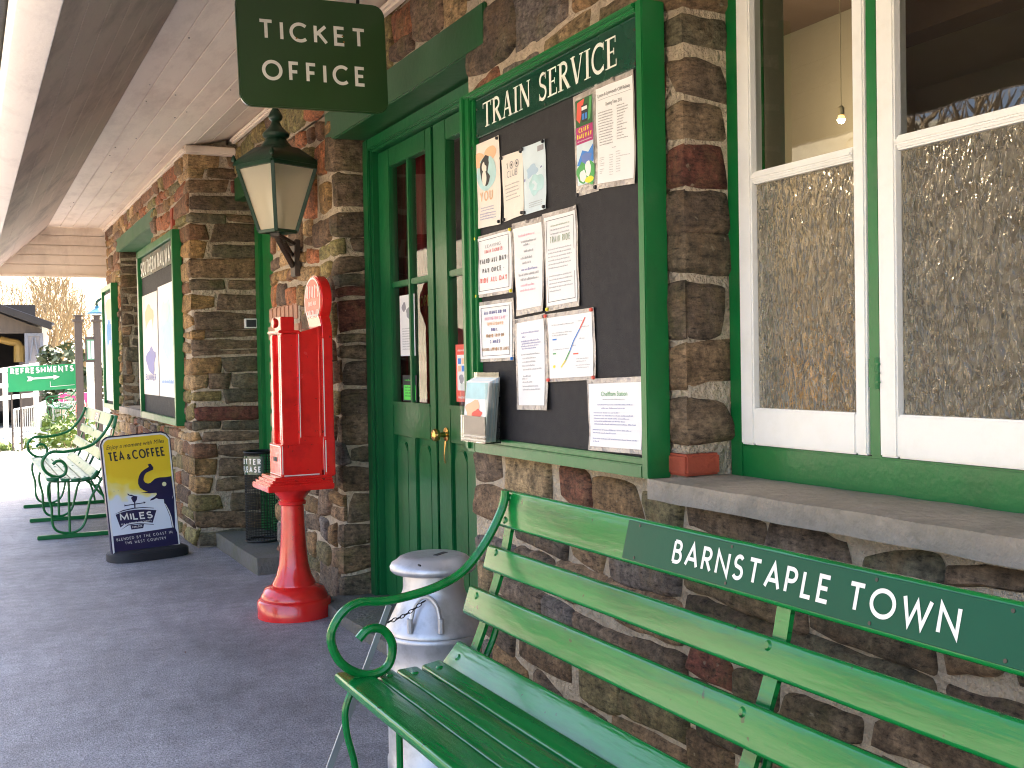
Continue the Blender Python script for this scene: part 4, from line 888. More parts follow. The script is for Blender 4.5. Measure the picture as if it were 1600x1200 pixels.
def d_cliff(mb,g,r):
    rect(mb,g,0,.60,1,1,0,.0001); rect(mb,g,0,.48,1,.68,1,.0003); rect(mb,g,0,0,1,.48,3,.0001)
    mb.add([g(.05,.78,.0004),g(.12,.97,.0004),g(.55,.99,.0004),g(.25,.72,.0004)],[(0,3,2,1)],2); mb.add([g(.72,.72,.0004),g(.85,.99,.0004),g(.98,.97,.0004),g(.86,.74,.0004)],[(0,3,2,1)],6)
    rect(mb,g,.36,.72,.72,.92,7,.0005); rect(mb,g,.40,.75,.53,.82,8,.0006); rect(mb,g,.57,.75,.69,.82,8,.0006); rect(mb,g,.38,.86,.7,.90,4,.0006)
    T(mb,g,'CLIFF',.48,.61,.055,4.2,.62,5,wt=.18,o=.0006); T(mb,g,'RAILWAY',.5,.54,.055,4.2,.86,5,wt=.18,o=.0006); greek(mb,g,.08,.505,.84,.016,r,4,.0006)
    mb.add([g(0,.24,.0003),g(.35,.40,.0003),g(.7,.36,.0003),g(1,.44,.0003),g(1,.24,.0003),g(.4,.20,.0003)],[(0,5,4,3,2,1)],8)
    blob(mb,g,.6,.30,.32,.06,9,.0005,3,wob=.5); blob(mb,g,.3,.14,.3,.12,6,.0004,6,wob=.5); blob(mb,g,.78,.12,.28,.13,6,.0004,7,wob=.5); blob(mb,g,.34,.10,.2,.07,4,.0006,8,wob=.4); blob(mb,g,.66,.17,.16,.09,4,.0006,2,wob=.4); blob(mb,g,.72,.04,.26,.035,5,.0007,5)
notice('colourful CLIFF RAILWAY leaflet in a plastic sleeve beside the timetable','leaflet',[(896,152),(932,134),(936,298),(901,308)],PAPER,(.12,.16,.10,.06),.001,[(.1,.015),(.9,.04)],INK,([mat('dark_green_ink',(.02,.10,.03),.5,bump=0),INK_M,INK_R,PAPER_B,PAPER,INK_Y,INK_GR,INK,INK_B,mat('mid_blue_ink',(.12,.20,.50),.5,bump=0)],d_cliff),'leaflet')
def d_time(mb,g,r):
    font_text(mb,'Lynton & Lynmouth Cliff Railway',g,.5,.90,.036,.88,'C',off=.0003,m=0); rect(mb,g,.06,.868,.96,.872,1); font_text(mb,'Opening Times 2016',g,.5,.79,.036,.42,'C',off=.0003,m=0)
    for k in range(13):
        greek(mb,g,.08,.73-.028*k,.40,.014,r,0,.0002,r.uniform(.85,1)); greek(mb,g,.58,.75-.028*k,.3,.014,r,0,.0002,r.uniform(.5,1))
    greek(mb,g,.44,.34,.12,.014,r,1,.0002)
    for k in range(9):
        if k != 5: greek(mb,g,.08,.22-.02*k+.04,.14,.012,r,1,.0002,r.uniform(.4,1)); 
        greek(mb,g,.36,.27-.025*k,.1,.012,r,1,.0002); greek(mb,g,.55,.29-.025*k,.12 if k!=2 else .36,.012,r,1,.0002)
notice('tall white timetable sheet headed Cliff Railway in the top right corner','timetable',[(933,133),(991,108),(995,287),(937,296)],PAPER,(.03,.02,.05,.05),.007,[(.5,.98)],LAM,([INK,INK_G],d_time),'timetable')
# ---- leaflet holder on the board's lower left corner
lh = thing('leaflet_holder','clear acrylic leaflet holder screwed to the lower left corner of the noticeboard','leaflet holder',(1.55,3.36,.93))
mb = MB(); y0,y1=3.262,3.462
mb.box(1.574,1.577,y0,y1,.935,1.165); mb.box(1.520,1.523,y0,y1,.935,1.02); mb.box(1.523,1.574,y0,y0+.003,.935,1.13); mb.box(1.523,1.574,y1-.003,y1,.935,1.13); mb.box(1.520,1.577,y0,y1,.931,.935)
mb.build('acrylic_case', ACRYL, lh, smooth=False)
rn2=random.Random(3)
for k in range(6):
    x=1.535+.0065*k; tp=1.135+.003*k; mb=MB(); mb.obox((x,(y0+y1)/2+rn2.uniform(-.003,.003),(.937+tp)/2),Vector((.0026,0,.0)),Vector((0,.093,0)),Vector((.010,0,(tp-.937)/2)))
    tag(mb.build('leaflet',[PAPER_B,PAPER,PAPER_B,PAPER,PAPER_B,PAPER][k],smooth=False),'one of the folded leaflets stacked in the acrylic holder','leaflet','leaflets in the acrylic holder') if k else None
    if k==0:
        o=mb.build('leaflet',PAPER,smooth=False); tag(o,'front leaflet in the acrylic holder, blue and purple with a pale picture','leaflet','leaflets in the acrylic holder')
        g=lambda u,v,oo=0.0: Vector((1.5215+.020*v-oo+.0005,y1-.008-.184*u,.94+.195*v)); pr=MB()
        rect(pr,g,.04,.70,.96,.98,0,.0005); rect(pr,g,.04,.05,.96,.30,1,.0005); blob(pr,g,.4,.5,.34,.16,2,.0007,4,wob=.5); blob(pr,g,.6,.42,.2,.1,3,.0009,6,wob=.5); rect(pr,g,.04,.30,.96,.33,4,.0007)
        pr.build('print',[INK_T,PAPER,INK_O,INK_R,INK_P],o,smooth=False)
# ---- stickers on the door glass
def card(name,label,cat,y1,y0,z0,z1,M_,items,x=1.856,group='notices in the door glass'):
    s_=MB(); s_.box(x,x+.0012,y0,y1,z0,z1); o=s_.build(name,M_,smooth=False); tag(o,label,cat,group)
    g=lambda u,v,oo=0.0: Vector((x-.0006-oo,y1-(y1-y0)*u,z0+(z1-z0)*v)); pr=MB(); mats=items(pr,g); pr.build('print',mats,o,smooth=False)
def c1(pr,g):
    r=random.Random(5); blob(pr,g,.3,.80,.14,.07,0,.0002,1,wob=.6); blob(pr,g,.66,.70,.2,.09,0,.0002,3,wob=.6)
    for k in range(9): greek(pr,g,.16,.44-.042*k,.68,.024,r,0,.0002,r.uniform(.6,1))
    return [INK_G]
card('notice','white printed notice taped inside the left door pane','notice',4.915,4.725,1.235,1.52,PAPER,c1)
def c2(pr,g):
    r=random.Random(6); rect(pr,g,.08,.06,.92,.62,0,.0002)
    for k in range(4): greek(pr,g,.16,.52-.11*k,.66,.06,r,1,.0004)
    greek(pr,g,.16,.78,.7,.08,r,0,.0004); return [mat('lime_green_ink',(.12,.75,.10),.5,bump=0),INK]
card('rating_sticker','black and lime green sticker at the foot of the left door pane','sticker',4.895,4.715,1.022,1.145,INK,c2)
def c3(pr,g):
    r=random.Random(7); rect(pr,g,.14,.20,.86,.82,0,.0002); rect(pr,g,.22,.66,.5,.76,1,.0004); rect(pr,g,.54,.66,.8,.76,2,.0004); rect(pr,g,.22,.53,.5,.63,2,.0004); rect(pr,g,.54,.53,.8,.63,1,.0004); blob(pr,g,.5,.4,.2,.08,3,.0004,2,wob=.5); greek(pr,g,.2,.88,.6,.05,r,0,.0004); greek(pr,g,.2,.06,.6,.05,r,0,.0004); return [PAPER,INK_B,INK_O,INK_G]
card('payment_sticker','red card payment sticker on the right door pane above the brass knob','sticker',4.262,4.150,1.035,1.275,INK_R,c3)

# ================================================================ TICKET OFFICE SIGN
SY=4.0
ts=thing('hanging_sign','green enamel TICKET OFFICE sign hanging from the canopy','sign',(1.19,SY,2.14))
c_tl,c_tr,c_br,c_bl=PY(367,-9,SY),PY(604,10,SY),PY(600,183,SY),PY(372,164,SY)
ex=((c_br-c_bl)+(c_tr-c_tl)).normalized(); W_=((c_br-c_bl).length+(c_tr-c_tl).length)/2; ey=Vector((-ex.z,0,ex.x)); H_=((c_tl-c_bl).length+(c_tr-c_br).length)/2
O=(c_bl+c_tr)/2-ex*W_/2-ey*H_/2
def rrect(w_,h_,r,n=6):
    P=[]
    for cx,cy,a in ((w_-r,r,-90),(w_-r,h_-r,0),(r,h_-r,90),(r,r,180)): P+=[(cx+r*math.cos(R(a+90*i/n)),cy+r*math.sin(R(a+90*i/n))) for i in range(n+1)]
    return P
fmS=frame_map(O,ex,ey)
mb=MB(); mb.prism([fmS(x,y) for x,y in rrect(W_,H_,.045)],(0,.022,0)); pan=mb.build('panel',G_SIGN,ts,bevel=.004)
def loc(px,py): d=PY(px,py,SY)-O; return d.dot(ex),d.dot(ey)
mb=MB()
for s_,pl_,pr_,top in (('TICKET',(404,60.5),(572,76),(404,29)),('OFFICE',(410,124.5),(572,136),(410,92.5))):
    x0,y0=loc(*pl_); x1,y1=loc(*pr_); _,yt=loc(*top); sl=(y1-y0)/(x1-x0); h=yt-y0
    fm=lambda x,y,o=0.0,x0=x0,y0=y0,sl=sl: fmS(x0+x,y0+y+sl*x,o+.0015)
    mb=MB(); letters(mb,s_,fm,0,0,h,wt=.165,gap=.32,width=x1-x0); mb.build('lettering',W_LET,pan,smooth=False)
mb=MB(); 
for px,py in ((537,66),(463,60),(535,57)): 
    x,y=loc(px,py); mb.add([fmS(x+.004*math.cos(a),y+.003*math.sin(a),.0028) for a in [k*math.pi/5 for k in range(10)]],[tuple(range(10))])
mb.build('rust_chip',mat('rust',(.30,.14,.03),.9),pan,smooth=False)
mb=MB()
for fx in (.10,.82):
    p=fmS(W_*fx,H_-.005,-.011); mb.tube([p,(p.x,p.y,2.656)],.007,seg=8); mb.lathe((p.x,p.y,2.64),[(.02,0),(.02,.012)],12)
mb.build('hanger',DARK,ts)
# ================================================================ LANTERN
lp=thing('wall_lantern','dark green four sided lantern on an iron wall bracket above the red machine','lamp',(1.44,5.60,1.70))
LC=Vector((1.455,5.585,0)); th=R(24.7)
def sq(r_,z,tw=0): return [Vector((LC.x+r_*math.sqrt(2)*math.cos(th+R(45+90*k)),LC.y+r_*math.sqrt(2)*math.sin(th+R(45+90*k)),z)) for k in range(4)]
zt,zb=2.215,1.885; rt,rb=.140,.066
mb=MB(); T4,B4=sq(rt,zt),sq(rb,zb)
for k in range(4):
    mb.beam(T4[k],B4[k],.018,.018); mb.beam(T4[k],T4[(k+1)%4],.022,.022); mb.beam(B4[k],B4[(k+1)%4],.016,.016)
mb.build('frame',G_LAMP,lp,bevel=.002)
mb=MB(); Ti,Bi=sq(rt-.005,zt),sq(rb-.005,zb)
for k in range(4): mb.face([Bi[k],Bi[(k+1)%4],Ti[(k+1)%4],Ti[k]])
g_=mb.build('glass',FROST,lp,smooth=False)
mb=MB(); P0,P1,P2=sq(.158,zt+.008),sq(.150,zt+.030),sq(.080,zt+.098)
mb.add(P0+P1+P2,[(3,2,1,0)]+[(4*j+k,4*j+(k+1)%4,4*j+4+(k+1)%4,4*j+4+k) for j in range(2) for k in range(4)]+[(8,9,10,11)])
mb.lathe((LC.x,LC.y,zt+.095),[(.082,0),(.078,.012),(.058,.035),(.050,.05),(.066,.058),(.068,.072),(.052,.09),(.034,.108),(.022,.13),(.020,.138),(.032,.146),(.037,.160),(.030,.178),(.016,.200),(.010,.222),(.003,.24)],20)
for k in range(4):
    c=sq(.152,zt+.03)[k]; mb.lathe((c.x,c.y,c.z-.004),[(.010,0),(.014,.012),(.004,.034)],8)
mb.build('cap',G_LAMP,lp,bevel=.003,angle=45)
mb=MB(); mb.lathe((LC.x,LC.y,zb+.02),[(.012,0),(.012,.05),(.024,.06),(.024,.10),(.034,.13),(.034,.18),(.02,.21)],14); mb.build('bulb_holder',W_PAINT,lp)
mb=MB(); a=Vector((LC.x,LC.y,1.862)); wl=Vector((1.622,5.93,0)); dirv=(Vector((wl.x,wl.y,0))-Vector((LC.x,LC.y,0))).normalized()
mb.beam(a-dirv*.09,Vector((wl.x,wl.y,1.862)),.05,.018); mb.beam(a-dirv*.01+Vector((0,0,-.012)),Vector((wl.x,wl.y,1.745)),.026,.026); mb.beam(a+dirv*.14+Vector((0,0,-.012)),Vector((wl.x,wl.y,1.80)),.02,.02)
mb.box(1.622,1.655,5.885,5.975,1.685,1.885); mb.build('bracket',IRON,lp,bevel=.004)
# ================================================================ RED CHOCOLATE MACHINE
MX,MY=1.385,5.20
vm=thing('chocolate_machine','tall red cast iron chocolate vending machine on a round pedestal by the wall','vending machine',(MX,MY,0))
mb=MB(); mb.lathe((MX+.01,MY,0),[(.176,0),(.176,.075),(.168,.085),(.160,.088),(.160,.098),(.140,.135),(.104,.150),(.102,.160),(.084,.195),(.070,.25),(.060,.36),(.055,.48),(.054,.53),(.065,.536),(.067,.55),(.057,.556),(.070,.575),(.098,.605),(.102,.615)],40)
mb.build('pedestal',RED,vm,angle=40)
def prof_slab(mb,x0,x1,y,z0,z1,f): mb.box(x0-f,x1,MY-y-f*.6,MY+y+f*.6,z0,z1)
mb=MB()
for z0,z1,f in ((.612,.642,.060),(.642,.652,.050),(.652,.664,.036),(.664,.678,.022)): prof_slab(mb,1.300,1.560,.118,z0,z1,f)
plinth=mb.build('plinth',RED,vm,bevel=.006,seg=3)
mb=MB(); zt_=1.352
mb.box(1.318,1.515,MY-.108,MY+.108,.676,.828); mb.prism([(1.405,MY-.104,.70),(1.530,MY-.104,.70),(1.530,MY-.104,zt_+.036),(1.405,MY-.104,zt_)],(0,.208,0))
mb.box(1.330,1.42,MY-.098,MY-.060,.824,1.348); mb.box(1.330,1.42,MY+.060,MY+.098,.824,1.348); mb.box(1.345,1.42,MY-.02,MY+.02,.826,1.35); mb.box(1.352,1.41,MY-.096,MY+.096,.822,.88); mb.box(1.352,1.41,MY-.096,MY+.096,1.25,1.346)
mb.box(1.335,1.40,MY-.085,MY+.03,1.35,1.43); mb.box(1.318,1.42,MY-.105,MY+.105,1.352,1.366); mb.tube([(1.325,MY-.07,1.40),(1.300,MY-.07,1.40)],[.020,.026],seg=12)
for a_,b_,c_,d_ in ((1.41,1.425,.85,1.36),(1.505,1.52,.85,1.385),(1.425,1.505,.85,.866)): mb.box(a_,b_,MY-.1075,MY-.10,c_,d_)
body=mb.build('body',RED,vm,bevel=.004,seg=3)
mb=MB(); mb.box(1.380,1.4035,MY-.0965,MY-.062,.90,1.22); mb.box(1.3155,1.3185,MY-.03,MY+.03,.745,.765); mb.build('slot',INK,body)
# back slab with oval headboard, front face towards the track
sl=[(-.122,.67),(.122,.67),(.122,.84),(.112,.86),(.112,1.335),(.108,1.39)]+[(.150*math.cos(R(a)),1.515+.120*math.sin(R(a))) for a in range(-44,90,8)]
half=[(a,b) for a,b in sl[1:]]; outl=half+[(-a,b) for a,b in half[::-1]]
mb=MB(); mb.prism([Vector((1.525,MY+a+(.032 if b>1.41 else 0),b)) for a,b in outl],(.052,0,0)); head=mb.build('headboard',RED,vm,bevel=.006,seg=3)
fmH=frame_map((1.5235,MY,0),(0,-1,0),(0,0,1))
ov=[(a*.86,1.515+(b-1.515)*.88) for a,b in half if b>1.40]; ov=[(a-.032,b) for a,b in ov+[(-a,b) for a,b in ov[::-1]]]
mb=MB(); mb.face([fmH(a,b) for a,b in ov]); mb.build('enamel_panel',RED2,head,smooth=False)
mb=MB()
def line_on(fm,pts,wd,mb=None):
    Lp,Rp=ribbon(pts,wd); n=len(Lp); mb.add([fm(p.x,p.y,.0008) for p in Lp]+[fm(p.x,p.y,.0008) for p in Rp],[(k,n+k,n+k+1,k+1) for k in range(n-1)])
line_on(fmH,ov+[ov[0]],.008,mb)
line_on(fmH,[(a*.90,b) for a,b in half if b<1.40],.007,mb); line_on(fmH,[(-a*.90,b) for a,b in half if b<1.40],.007,mb)
for s_,z,h,w_ in (("NESTLE'S",1.525,.062,.215),('SWISS MILK',1.488,.022,.13),('CHOCOLATE',1.430,.038,.195)):
    letters(mb,s_,lambda x,y,o=0.0: fmH(x-.032,y,.0012+o),0,z,h,wt=.2,gap=.16,width=w_,align='C')
fmB=frame_map((0,MY-.1088,0),(1,0,0),(0,0,1))                       # lining on the side facing the camera
line_on(fmB,[(1.330,.682),(1.500,.682)],.005,mb); line_on(fmB,[(1.324,.69),(1.324,.822)],.004,mb)
fmB2=frame_map((0,MY-.1228,0),(1,0,0),(0,0,1)); line_on(fmB2,[(1.529,.69),(1.529,.842)],.005,mb)
fmB3=frame_map((0,MY-.1128,0),(1,0,0),(0,0,1)); line_on(fmB3,[(1.529,.86),(1.529,1.325)],.005,mb)
fmB5=frame_map((0,MY-.1083,0),(1,0,0),(0,0,1)); line_on(fmB5,[(1.4125,.86),(1.4125,1.348)],.004,mb)
fmB4=frame_map((0,MY-.1405,0),(1,0,0),(0,0,1)); line_on(fmB4,[(1.262,.6395),(1.558,.6395)],.005,mb)
fmC=frame_map((1.3285,MY,0),(0,-1,0),(0,0,1)); line_on(fmC,[(.097,.85),(.097,1.34)],.005,mb); line_on(fmC,[(.063,.85),(.063,1.34)],.004,mb)
fmD=frame_map((1.3165,MY,0),(0,-1,0),(0,0,1)); line_on(fmD,[(-.1,.82),(.1,.82),(.1,.684),(-.1,.684)],.005,mb)
mb.build('lining',W_LINE,body,smooth=False)
# ================================================================ MILK CHURN
ch=thing('milk_churn','dull aluminium milk churn with a coin slot lid behind the near bench','milk churn',(1.215,2.985,0))
mb=MB(); mb.lathe((1.215,2.985,0),[(.120,0),(.140,.006),(.144,.02),(.144,.05),(.140,.056),(.140,.30),(.142,.306),(.142,.318),(.140,.324),(.140,.398),(.1435,.404),(.1435,.414),(.1405,.418),(.1435,.422),(.1430,.430),(.137,.440),(.124,.466),(.109,.496),(.098,.520),(.091,.536),(.089,.548),(.089,.60)],48)
cb=mb.build('body',ALU,ch,angle=40)
mb=MB(); mb.lathe((1.215,2.985,.588),[(.085,0),(.118,.004),(.126,.012),(.127,.020),(.122,.030),(.108,.038),(.100,.046),(.085,.052),(.04,.053),(.002,.052)],48)
lid=mb.build('lid',ALU,ch,angle=40)
mb=MB(); mb.obox((1.235,2.975,.6412),Vector((.024,.018,0)),Vector((.005,-.0066,0)),Vector((0,0,.0009))); mb.tube([PY(656,883.5,2.865)-Vector((0,.003,0)),PY(656,883.5,2.865)+Vector((0,.01,0))],.003,seg=8); mb.build('coin_slot',INK,lid)
view=Vector((1.215,2.985,0)).normalized()
for sgn,nm in ((1,'h'),(-1,'h')):
    base=math.atan2(-view.y,-view.x)-R(11) if sgn==1 else math.atan2(view.y,view.x)
    pts=[]
    for t in range(13):
        u=t/12; a=base+(u-.5)*.66
        z=.462+.078*min(1,math.sin(math.pi*u)**.38*1.0); rr_=.138-.018*(z-.462)/.078
        pts.append((1.215+rr_*math.cos(a),2.985+rr_*math.sin(a),z))
    h_=MB(); h_.tube(pts,.0065,seg=8); 
    for q in (pts[0],pts[-1]): h_.tube([(q[0],q[1],q[2]-.022),(q[0],q[1],q[2]+.018)],.009,seg=8)
    h_.build('handle',ALU,ch)
cn=thing('chain','short iron chain looped from the churn handle to a flat strap','chain',(1.1,2.86,.44))
q0,q1=PY(606,972,2.84),PY(664,938,2.845); nL=9
for k in range(nL):
    c=q0.lerp(q1,(k+.5)/nL)+Vector((0,0,-.008*math.sin(math.pi*(k+.5)/nL))); d=(q1-q0).normalized(); s1=Vector((0,-1,.1)).cross(d).normalized(); s2=d.cross(s1); sdv=s1 if k%2 else s2
    pts=[c+d*(.0085*math.cos(t))+sdv*(.0042*math.sin(t)) for t in [2*math.pi*i/12 for i in range(13)]]
    l_=MB(); l_.tube(pts,.0014,seg=6,cap=False); l_.build('link',DARK,cn)
st_=MB(); s0,s1=PY(608,945,2.86),PY(571,1046,2.82); st_.beam(s0,s1,.016,.005,up=Vector((0,1,0))); st_.beam(s1,s1+(s1-s0)*2.2,.018,.006,up=Vector((0,1,0)))
tag(st_.build('metal_strap',STEEL,bevel=.001),'thin flat metal strap leaning beside the milk churn','metal strap')
# ================================================================ BENCHES
def spline(pts, n=8):
    P=[Vector(p) for p in pts]; out=[]
    for i in range(len(P)-1):
        a=P[max(i-1,0)]; b=P[i]; c=P[i+1]; d=P[min(i+2,len(P)-1)]
        for k in range(n):
            t=k/n; out.append(.5*((2*b)+(c-a)*t+(2*a-5*b+4*c-d)*t*t+(3*b-a-3*c+d)*t*t*t))
    return out+[P[-1]]
ARM=[(.455,.865),(.448,.827),(.415,.764),(.375,.710),(.327,.665),(.272,.640),(.204,.624),(.120,.615),(.054,.619),(.008,.597),(-.020,.546),(-.005,.490),(.034,.453),(.083,.438),(.125,.456),(.136,.505),(.112,.545),(.075,.550),(.049,.529)]
SEAT=[((.045,.426),(.085,.024),-2),((.128,.419),(.058,.020),0),((.195,.416),(.060,.020),2),((.262,.421),(.058,.020),8),((.320,.442),(.080,.022),48)]
BACK=[((.372,.580),(.076,.022),72),((.430,.686),(.066,.022),74),((.470,.815),(.098,.022),76)]
def make_bench(name,label,x0,ya,yb,frames,paint,iron,slat_r=.008):
    root=thing(name,label,'bench',(x0+.25,(ya+yb)/2,0),'slatted green platform benches')
    y0,y1=sorted((ya,yb))
    for grp,kind in ((SEAT,'seat_slat'),(BACK,'back_slat')):
        for i,((cx,cz),(w_,t_),ang) in enumerate(grp):
            a=R(ang); u=Vector((math.cos(a),0,math.sin(a))); v=Vector((-math.sin(a),0,math.cos(a))); rr=min(t_*.46,slat_r); P=[]
            for sx,sz,st in ((1,-1,-90),(1,1,0),(-1,1,90),(-1,-1,180)):
                for k in range(5):
                    b=R(st+90*k/4); P.append(u*(sx*(w_/2-rr)+rr*math.cos(b))+v*(sz*(t_/2-rr)+rr*math.sin(b)))
            c=Vector((x0+cx,0,cz)); m=MB(); n=len(P); e=.010
            rings=[(y0,.75),(y0+e*.4,.93),(y0+e,1)]
            L_=y1-y0; rings+=[(y0+L_*k/12,1) for k in range(1,12)]+[(y1-e,1),(y1-e*.4,.93),(y1,.75)]
            V=[]
            for yy,s_ in rings:
                wv=.0012*noise.noise(Vector((yy*2.2,cx*30,cz*10))); V+=[c+p*s_+v*wv+Vector((0,yy,0)) for p in P]
            Fs=[(j*n+k,j*n+(k+1)%n,(j+1)*n+(k+1)%n,(j+1)*n+k) for j in range(len(rings)-1) for k in range(n)]+[tuple(range(n-1,-1,-1)),tuple((len(rings)-1)*n+k for k in range(n))]
            m.add(V,[f[::-1] for f in Fs]); o=m.build(kind,paint,root,angle=40)
            for fy in frames:
                if w_>.09 and fy==frames[1]: continue
                q=c+u*(0 if kind=='seat_slat' or w_>.09 else .018)+v*(t_/2); 
                for dd in ((0,) if kind=='seat_slat' or w_<.09 else (-.03,.03)):
                    bl=MB(); qq=q+u*dd+Vector((0,fy,0)); bl.tube([qq,qq+v*.004],[.010,.006],seg=10); bl.build('bolt',paint,o)
    for fy in frames:
        end=fy in (frames[0],frames[-1]); f_=MB(); 
        if end: f_.tube([(x0+a,fy,b) for a,b in [(p.x,p.y) for p in spline([(a,b) for a,b in ARM],5)]],.0112,seg=10,flat=1.0)
        # back bar and seat bar behind the slats
        bar=[(.478,.838),(.450,.70),(.405,.575),(.372,.49),(.335,.425),(.26,.402),(.13,.402),(.03,.408)]
        P=[Vector((x0+a,fy,b)) for a,b in [(p.x,p.y) for p in spline(bar,5)]]
        for a,b in zip(P,P[1:]): f_.beam(a,b+(b-a).normalized()*.002,.036,.010,up=Vector((0,1,0)).cross(b-a).normalized())
        o=f_.build('arm_frame' if end else 'back_support',iron,root,bevel=0)
        l_=MB(); loop=[(.028,.404),(.012,.36),(.016,.30),(.034,.22),(.036,.12),(.060,.06),(.12,.036),(.19,.040),(.245,.085),(.275,.19),(.295,.27),(.34,.35),(.385,.43),(.418,.50),(.424,.545)]
        l_.tube([(x0+p.x,fy,p.y) for p in spline(loop,4)],.009,seg=8); l_.tube([(x0+.15,fy,.40),(x0+.15,fy,.03)],.009,seg=8)
        rs=[(.30,.40),(.34,.33),(.40,.27),(.45,.27),(.465,.31),(.44,.335),(.42,.31)]; l_.tube([(x0+p.x,fy,p.y) for p in spline(rs,4)],.008,seg=8)
        l_.tube([(x0+.45,fy,.27),(x0+.50,fy,.13),(x0+.52,fy,.03)],.009,seg=8)
        l_.build('leg',iron,root)
        s_=MB(); s_.box(x0-.065,x0+.60,fy-.022,fy+.022,.0,.030); s_.build('sled_foot',iron,root,bevel=.005)
    return root
nbench=make_bench('park_bench','large glossy green slatted bench in the foreground with BARNSTAPLE TOWN on its back',.795,2.625,.38,[2.565,1.487,.44],G_BENCH,G_BENCH)
# enamel name plate on the top rail
(cx,cz),(w_,t_),ang=BACK[2]; a=R(ang); u=Vector((math.cos(a),0,math.sin(a))); v=Vector((-math.sin(a),0,math.cos(a)))
cc=Vector((.795+cx,0,cz))+v*(t_/2+.0005)
pl0=PP(983,818,cc,v); pl1=PP(1600,960,cc,v)
ya=pl0.y; fmP=lambda x,y,o=0.0: Vector((cc.x,ya-x,cc.z))+u*y+v*o
mb=MB(); mb.prism([fmP(0,-.041),fmP(1.0,-.041),fmP(1.0,.041),fmP(0,.041)],v*.0022); plate=mb.build('name_plate',mat('bench_plate_green',(.003,.075,.040),.38,var=.15,scale=4,bump=.03,spec=.15),nbench,bevel=.0007,seg=1)
def uv(px,py): q=PP(px,py,cc,v); return ya-q.y,(q-Vector((cc.x,q.y,cc.z))).dot(u)
x0,y0=uv(1051,876); x1,y1=uv(1499,998); xt,yt=uv(1061,841); print('plate', x0,y0,x1,y1,xt,yt)
mb=MB(); letters(mb,'BARNSTAPLE TOWN',lambda x,y,o=0.0: fmP(x0+x,-.0235+y,.0029+o),0,0,.047,wt=.155,gap=.23,width=x1-x0); mb.build('lettering',W_LET,plate,smooth=False)
mb=MB()
for px in (985,1135,1370,1590):
    for yy in (-.034,.034): q=fmP(uv(px,900)[0]+.004,yy,.0022); mb.tube([q,q+v*.0012],.0032,seg=8)
mb.build('screw',IRON,plate)
G_FAR=mat('faded_bench_green_paint',(.012,.14,.05),.36,var=.3,scale=12,bump=.08,coat=.1,spec=.35,dirt=(.08,.22,.13),dirt_amt=.5,dirt_scale=7)
fb=make_bench('park_bench','green slatted bench with scrolled arms beside the tea and coffee board',.495,8.38,10.50,[8.43,9.44,10.45],G_FAR,G_FRAME)
(cx,cz),(w_,t_),ang=BACK[2]; cc2=Vector((.495+cx,0,cz))+v*(t_/2+.0006)
fmF=lambda x,y,o=0.0: Vector((cc2.x,9.65-x,cc2.z))+u*y+v*o
copyb=copy_tree(fb); copyb.location=(1.10,15.6,-.0); copyb['label']='faded green bench standing in sunlight beyond the end of the canopy'
mb=MB(); mb.prism([fmF(0,-.036),fmF(.34,-.036),fmF(.34,.036),fmF(0,.036)],v*.003); p_=mb.build('name_plate',NAVY,fb)
mb=MB(); letters(mb,'SR',lambda x,y,o=0.0: fmF(.08+x,-.026+y,.004+o),0,0,.052,wt=.2,gap=.3,width=.18); mb.build('lettering',W_LET,p_,smooth=False)

# ================================================================ PAVEMENT BOARD (tea and coffee)
ab=thing('pavement_board','navy framed pavement sign for TEA & COFFEE with a yellow sky and elephant','advertising board',(1.02,7.23,0))
BL_,BR_,TL_,TR_=PY(180,872,7.17),PY(284,851,7.27),PY(158,692,7.36),PY(262,676,7.44)
exA=(BR_-BL_).normalized(); nA=(exA.cross((TL_-BL_).normalized())).normalized(); eyA=nA.cross(exA); 
def AP(px,py): q=PP(px,py,BL_,nA)-BL_; return q.dot(exA),q.dot(eyA)
fA=lambda x,y,o=0.0: BL_+exA*x+eyA*y+nA*o
def zA(zx,zy): return AP(140+zx/5.0,660+zy/5.0)       # measured on the enlarged view of the board
oc=[zA(*p) for p in ((178,1048),(712,968),(632,120),(600,82),(560,68),(130,112),(98,135),(82,175))]
mb=MB(); mb.prism([fA(x,y,-.03) for x,y in oc],nA*.03); pn=mb.build('panel',NAVY,ab,bevel=.004)
def art(name,polys,M_,o=.0012):
    mb=MB(); k=0
    for P in polys: mb.face([fA(*zA(*p),o+k*.00008) for p in P]); k+=1
    return mb.build(name,M_,pn,smooth=False)
art('border',[[(185,1046),(706,960),(622,125),(592,92),(556,80),(138,122),(108,142),(92,178)]],W_PAINT,.0008)
sky_in=[(196,1028),(694,950),(612,132),(586,104),(552,94),(142,136),(118,152),(104,182)]
SKYA=bpy.data.materials.new('poster_yellow_sky'); SKYA.use_nodes=True; t_=SKYA.node_tree; b_=t_.nodes['Principled BSDF']; b_.inputs['Roughness'].default_value=.35
tc=N(t_,'ShaderNodeTexCoord'); sp=N(t_,'ShaderNodeSeparateXYZ'); t_.links.new(tc.outputs['Object'],sp.inputs[0]); nz_=N(t_,'ShaderNodeTexNoise'); nz_.inputs['Scale'].default_value=7; t_.links.new(tc.outputs['Object'],nz_.inputs['Vector'])
ma=N(t_,'ShaderNodeMath',operation='MULTIPLY_ADD'); ma.inputs[1].default_value=.35; t_.links.new(nz_.outputs['Fac'],ma.inputs[0]); t_.links.new(sp.outputs['Z'],ma.inputs[2])
mr_=N(t_,'ShaderNodeMapRange'); mr_.inputs['From Min'].default_value=.50; mr_.inputs['From Max'].default_value=.70; t_.links.new(ma.outputs[0],mr_.inputs[0])
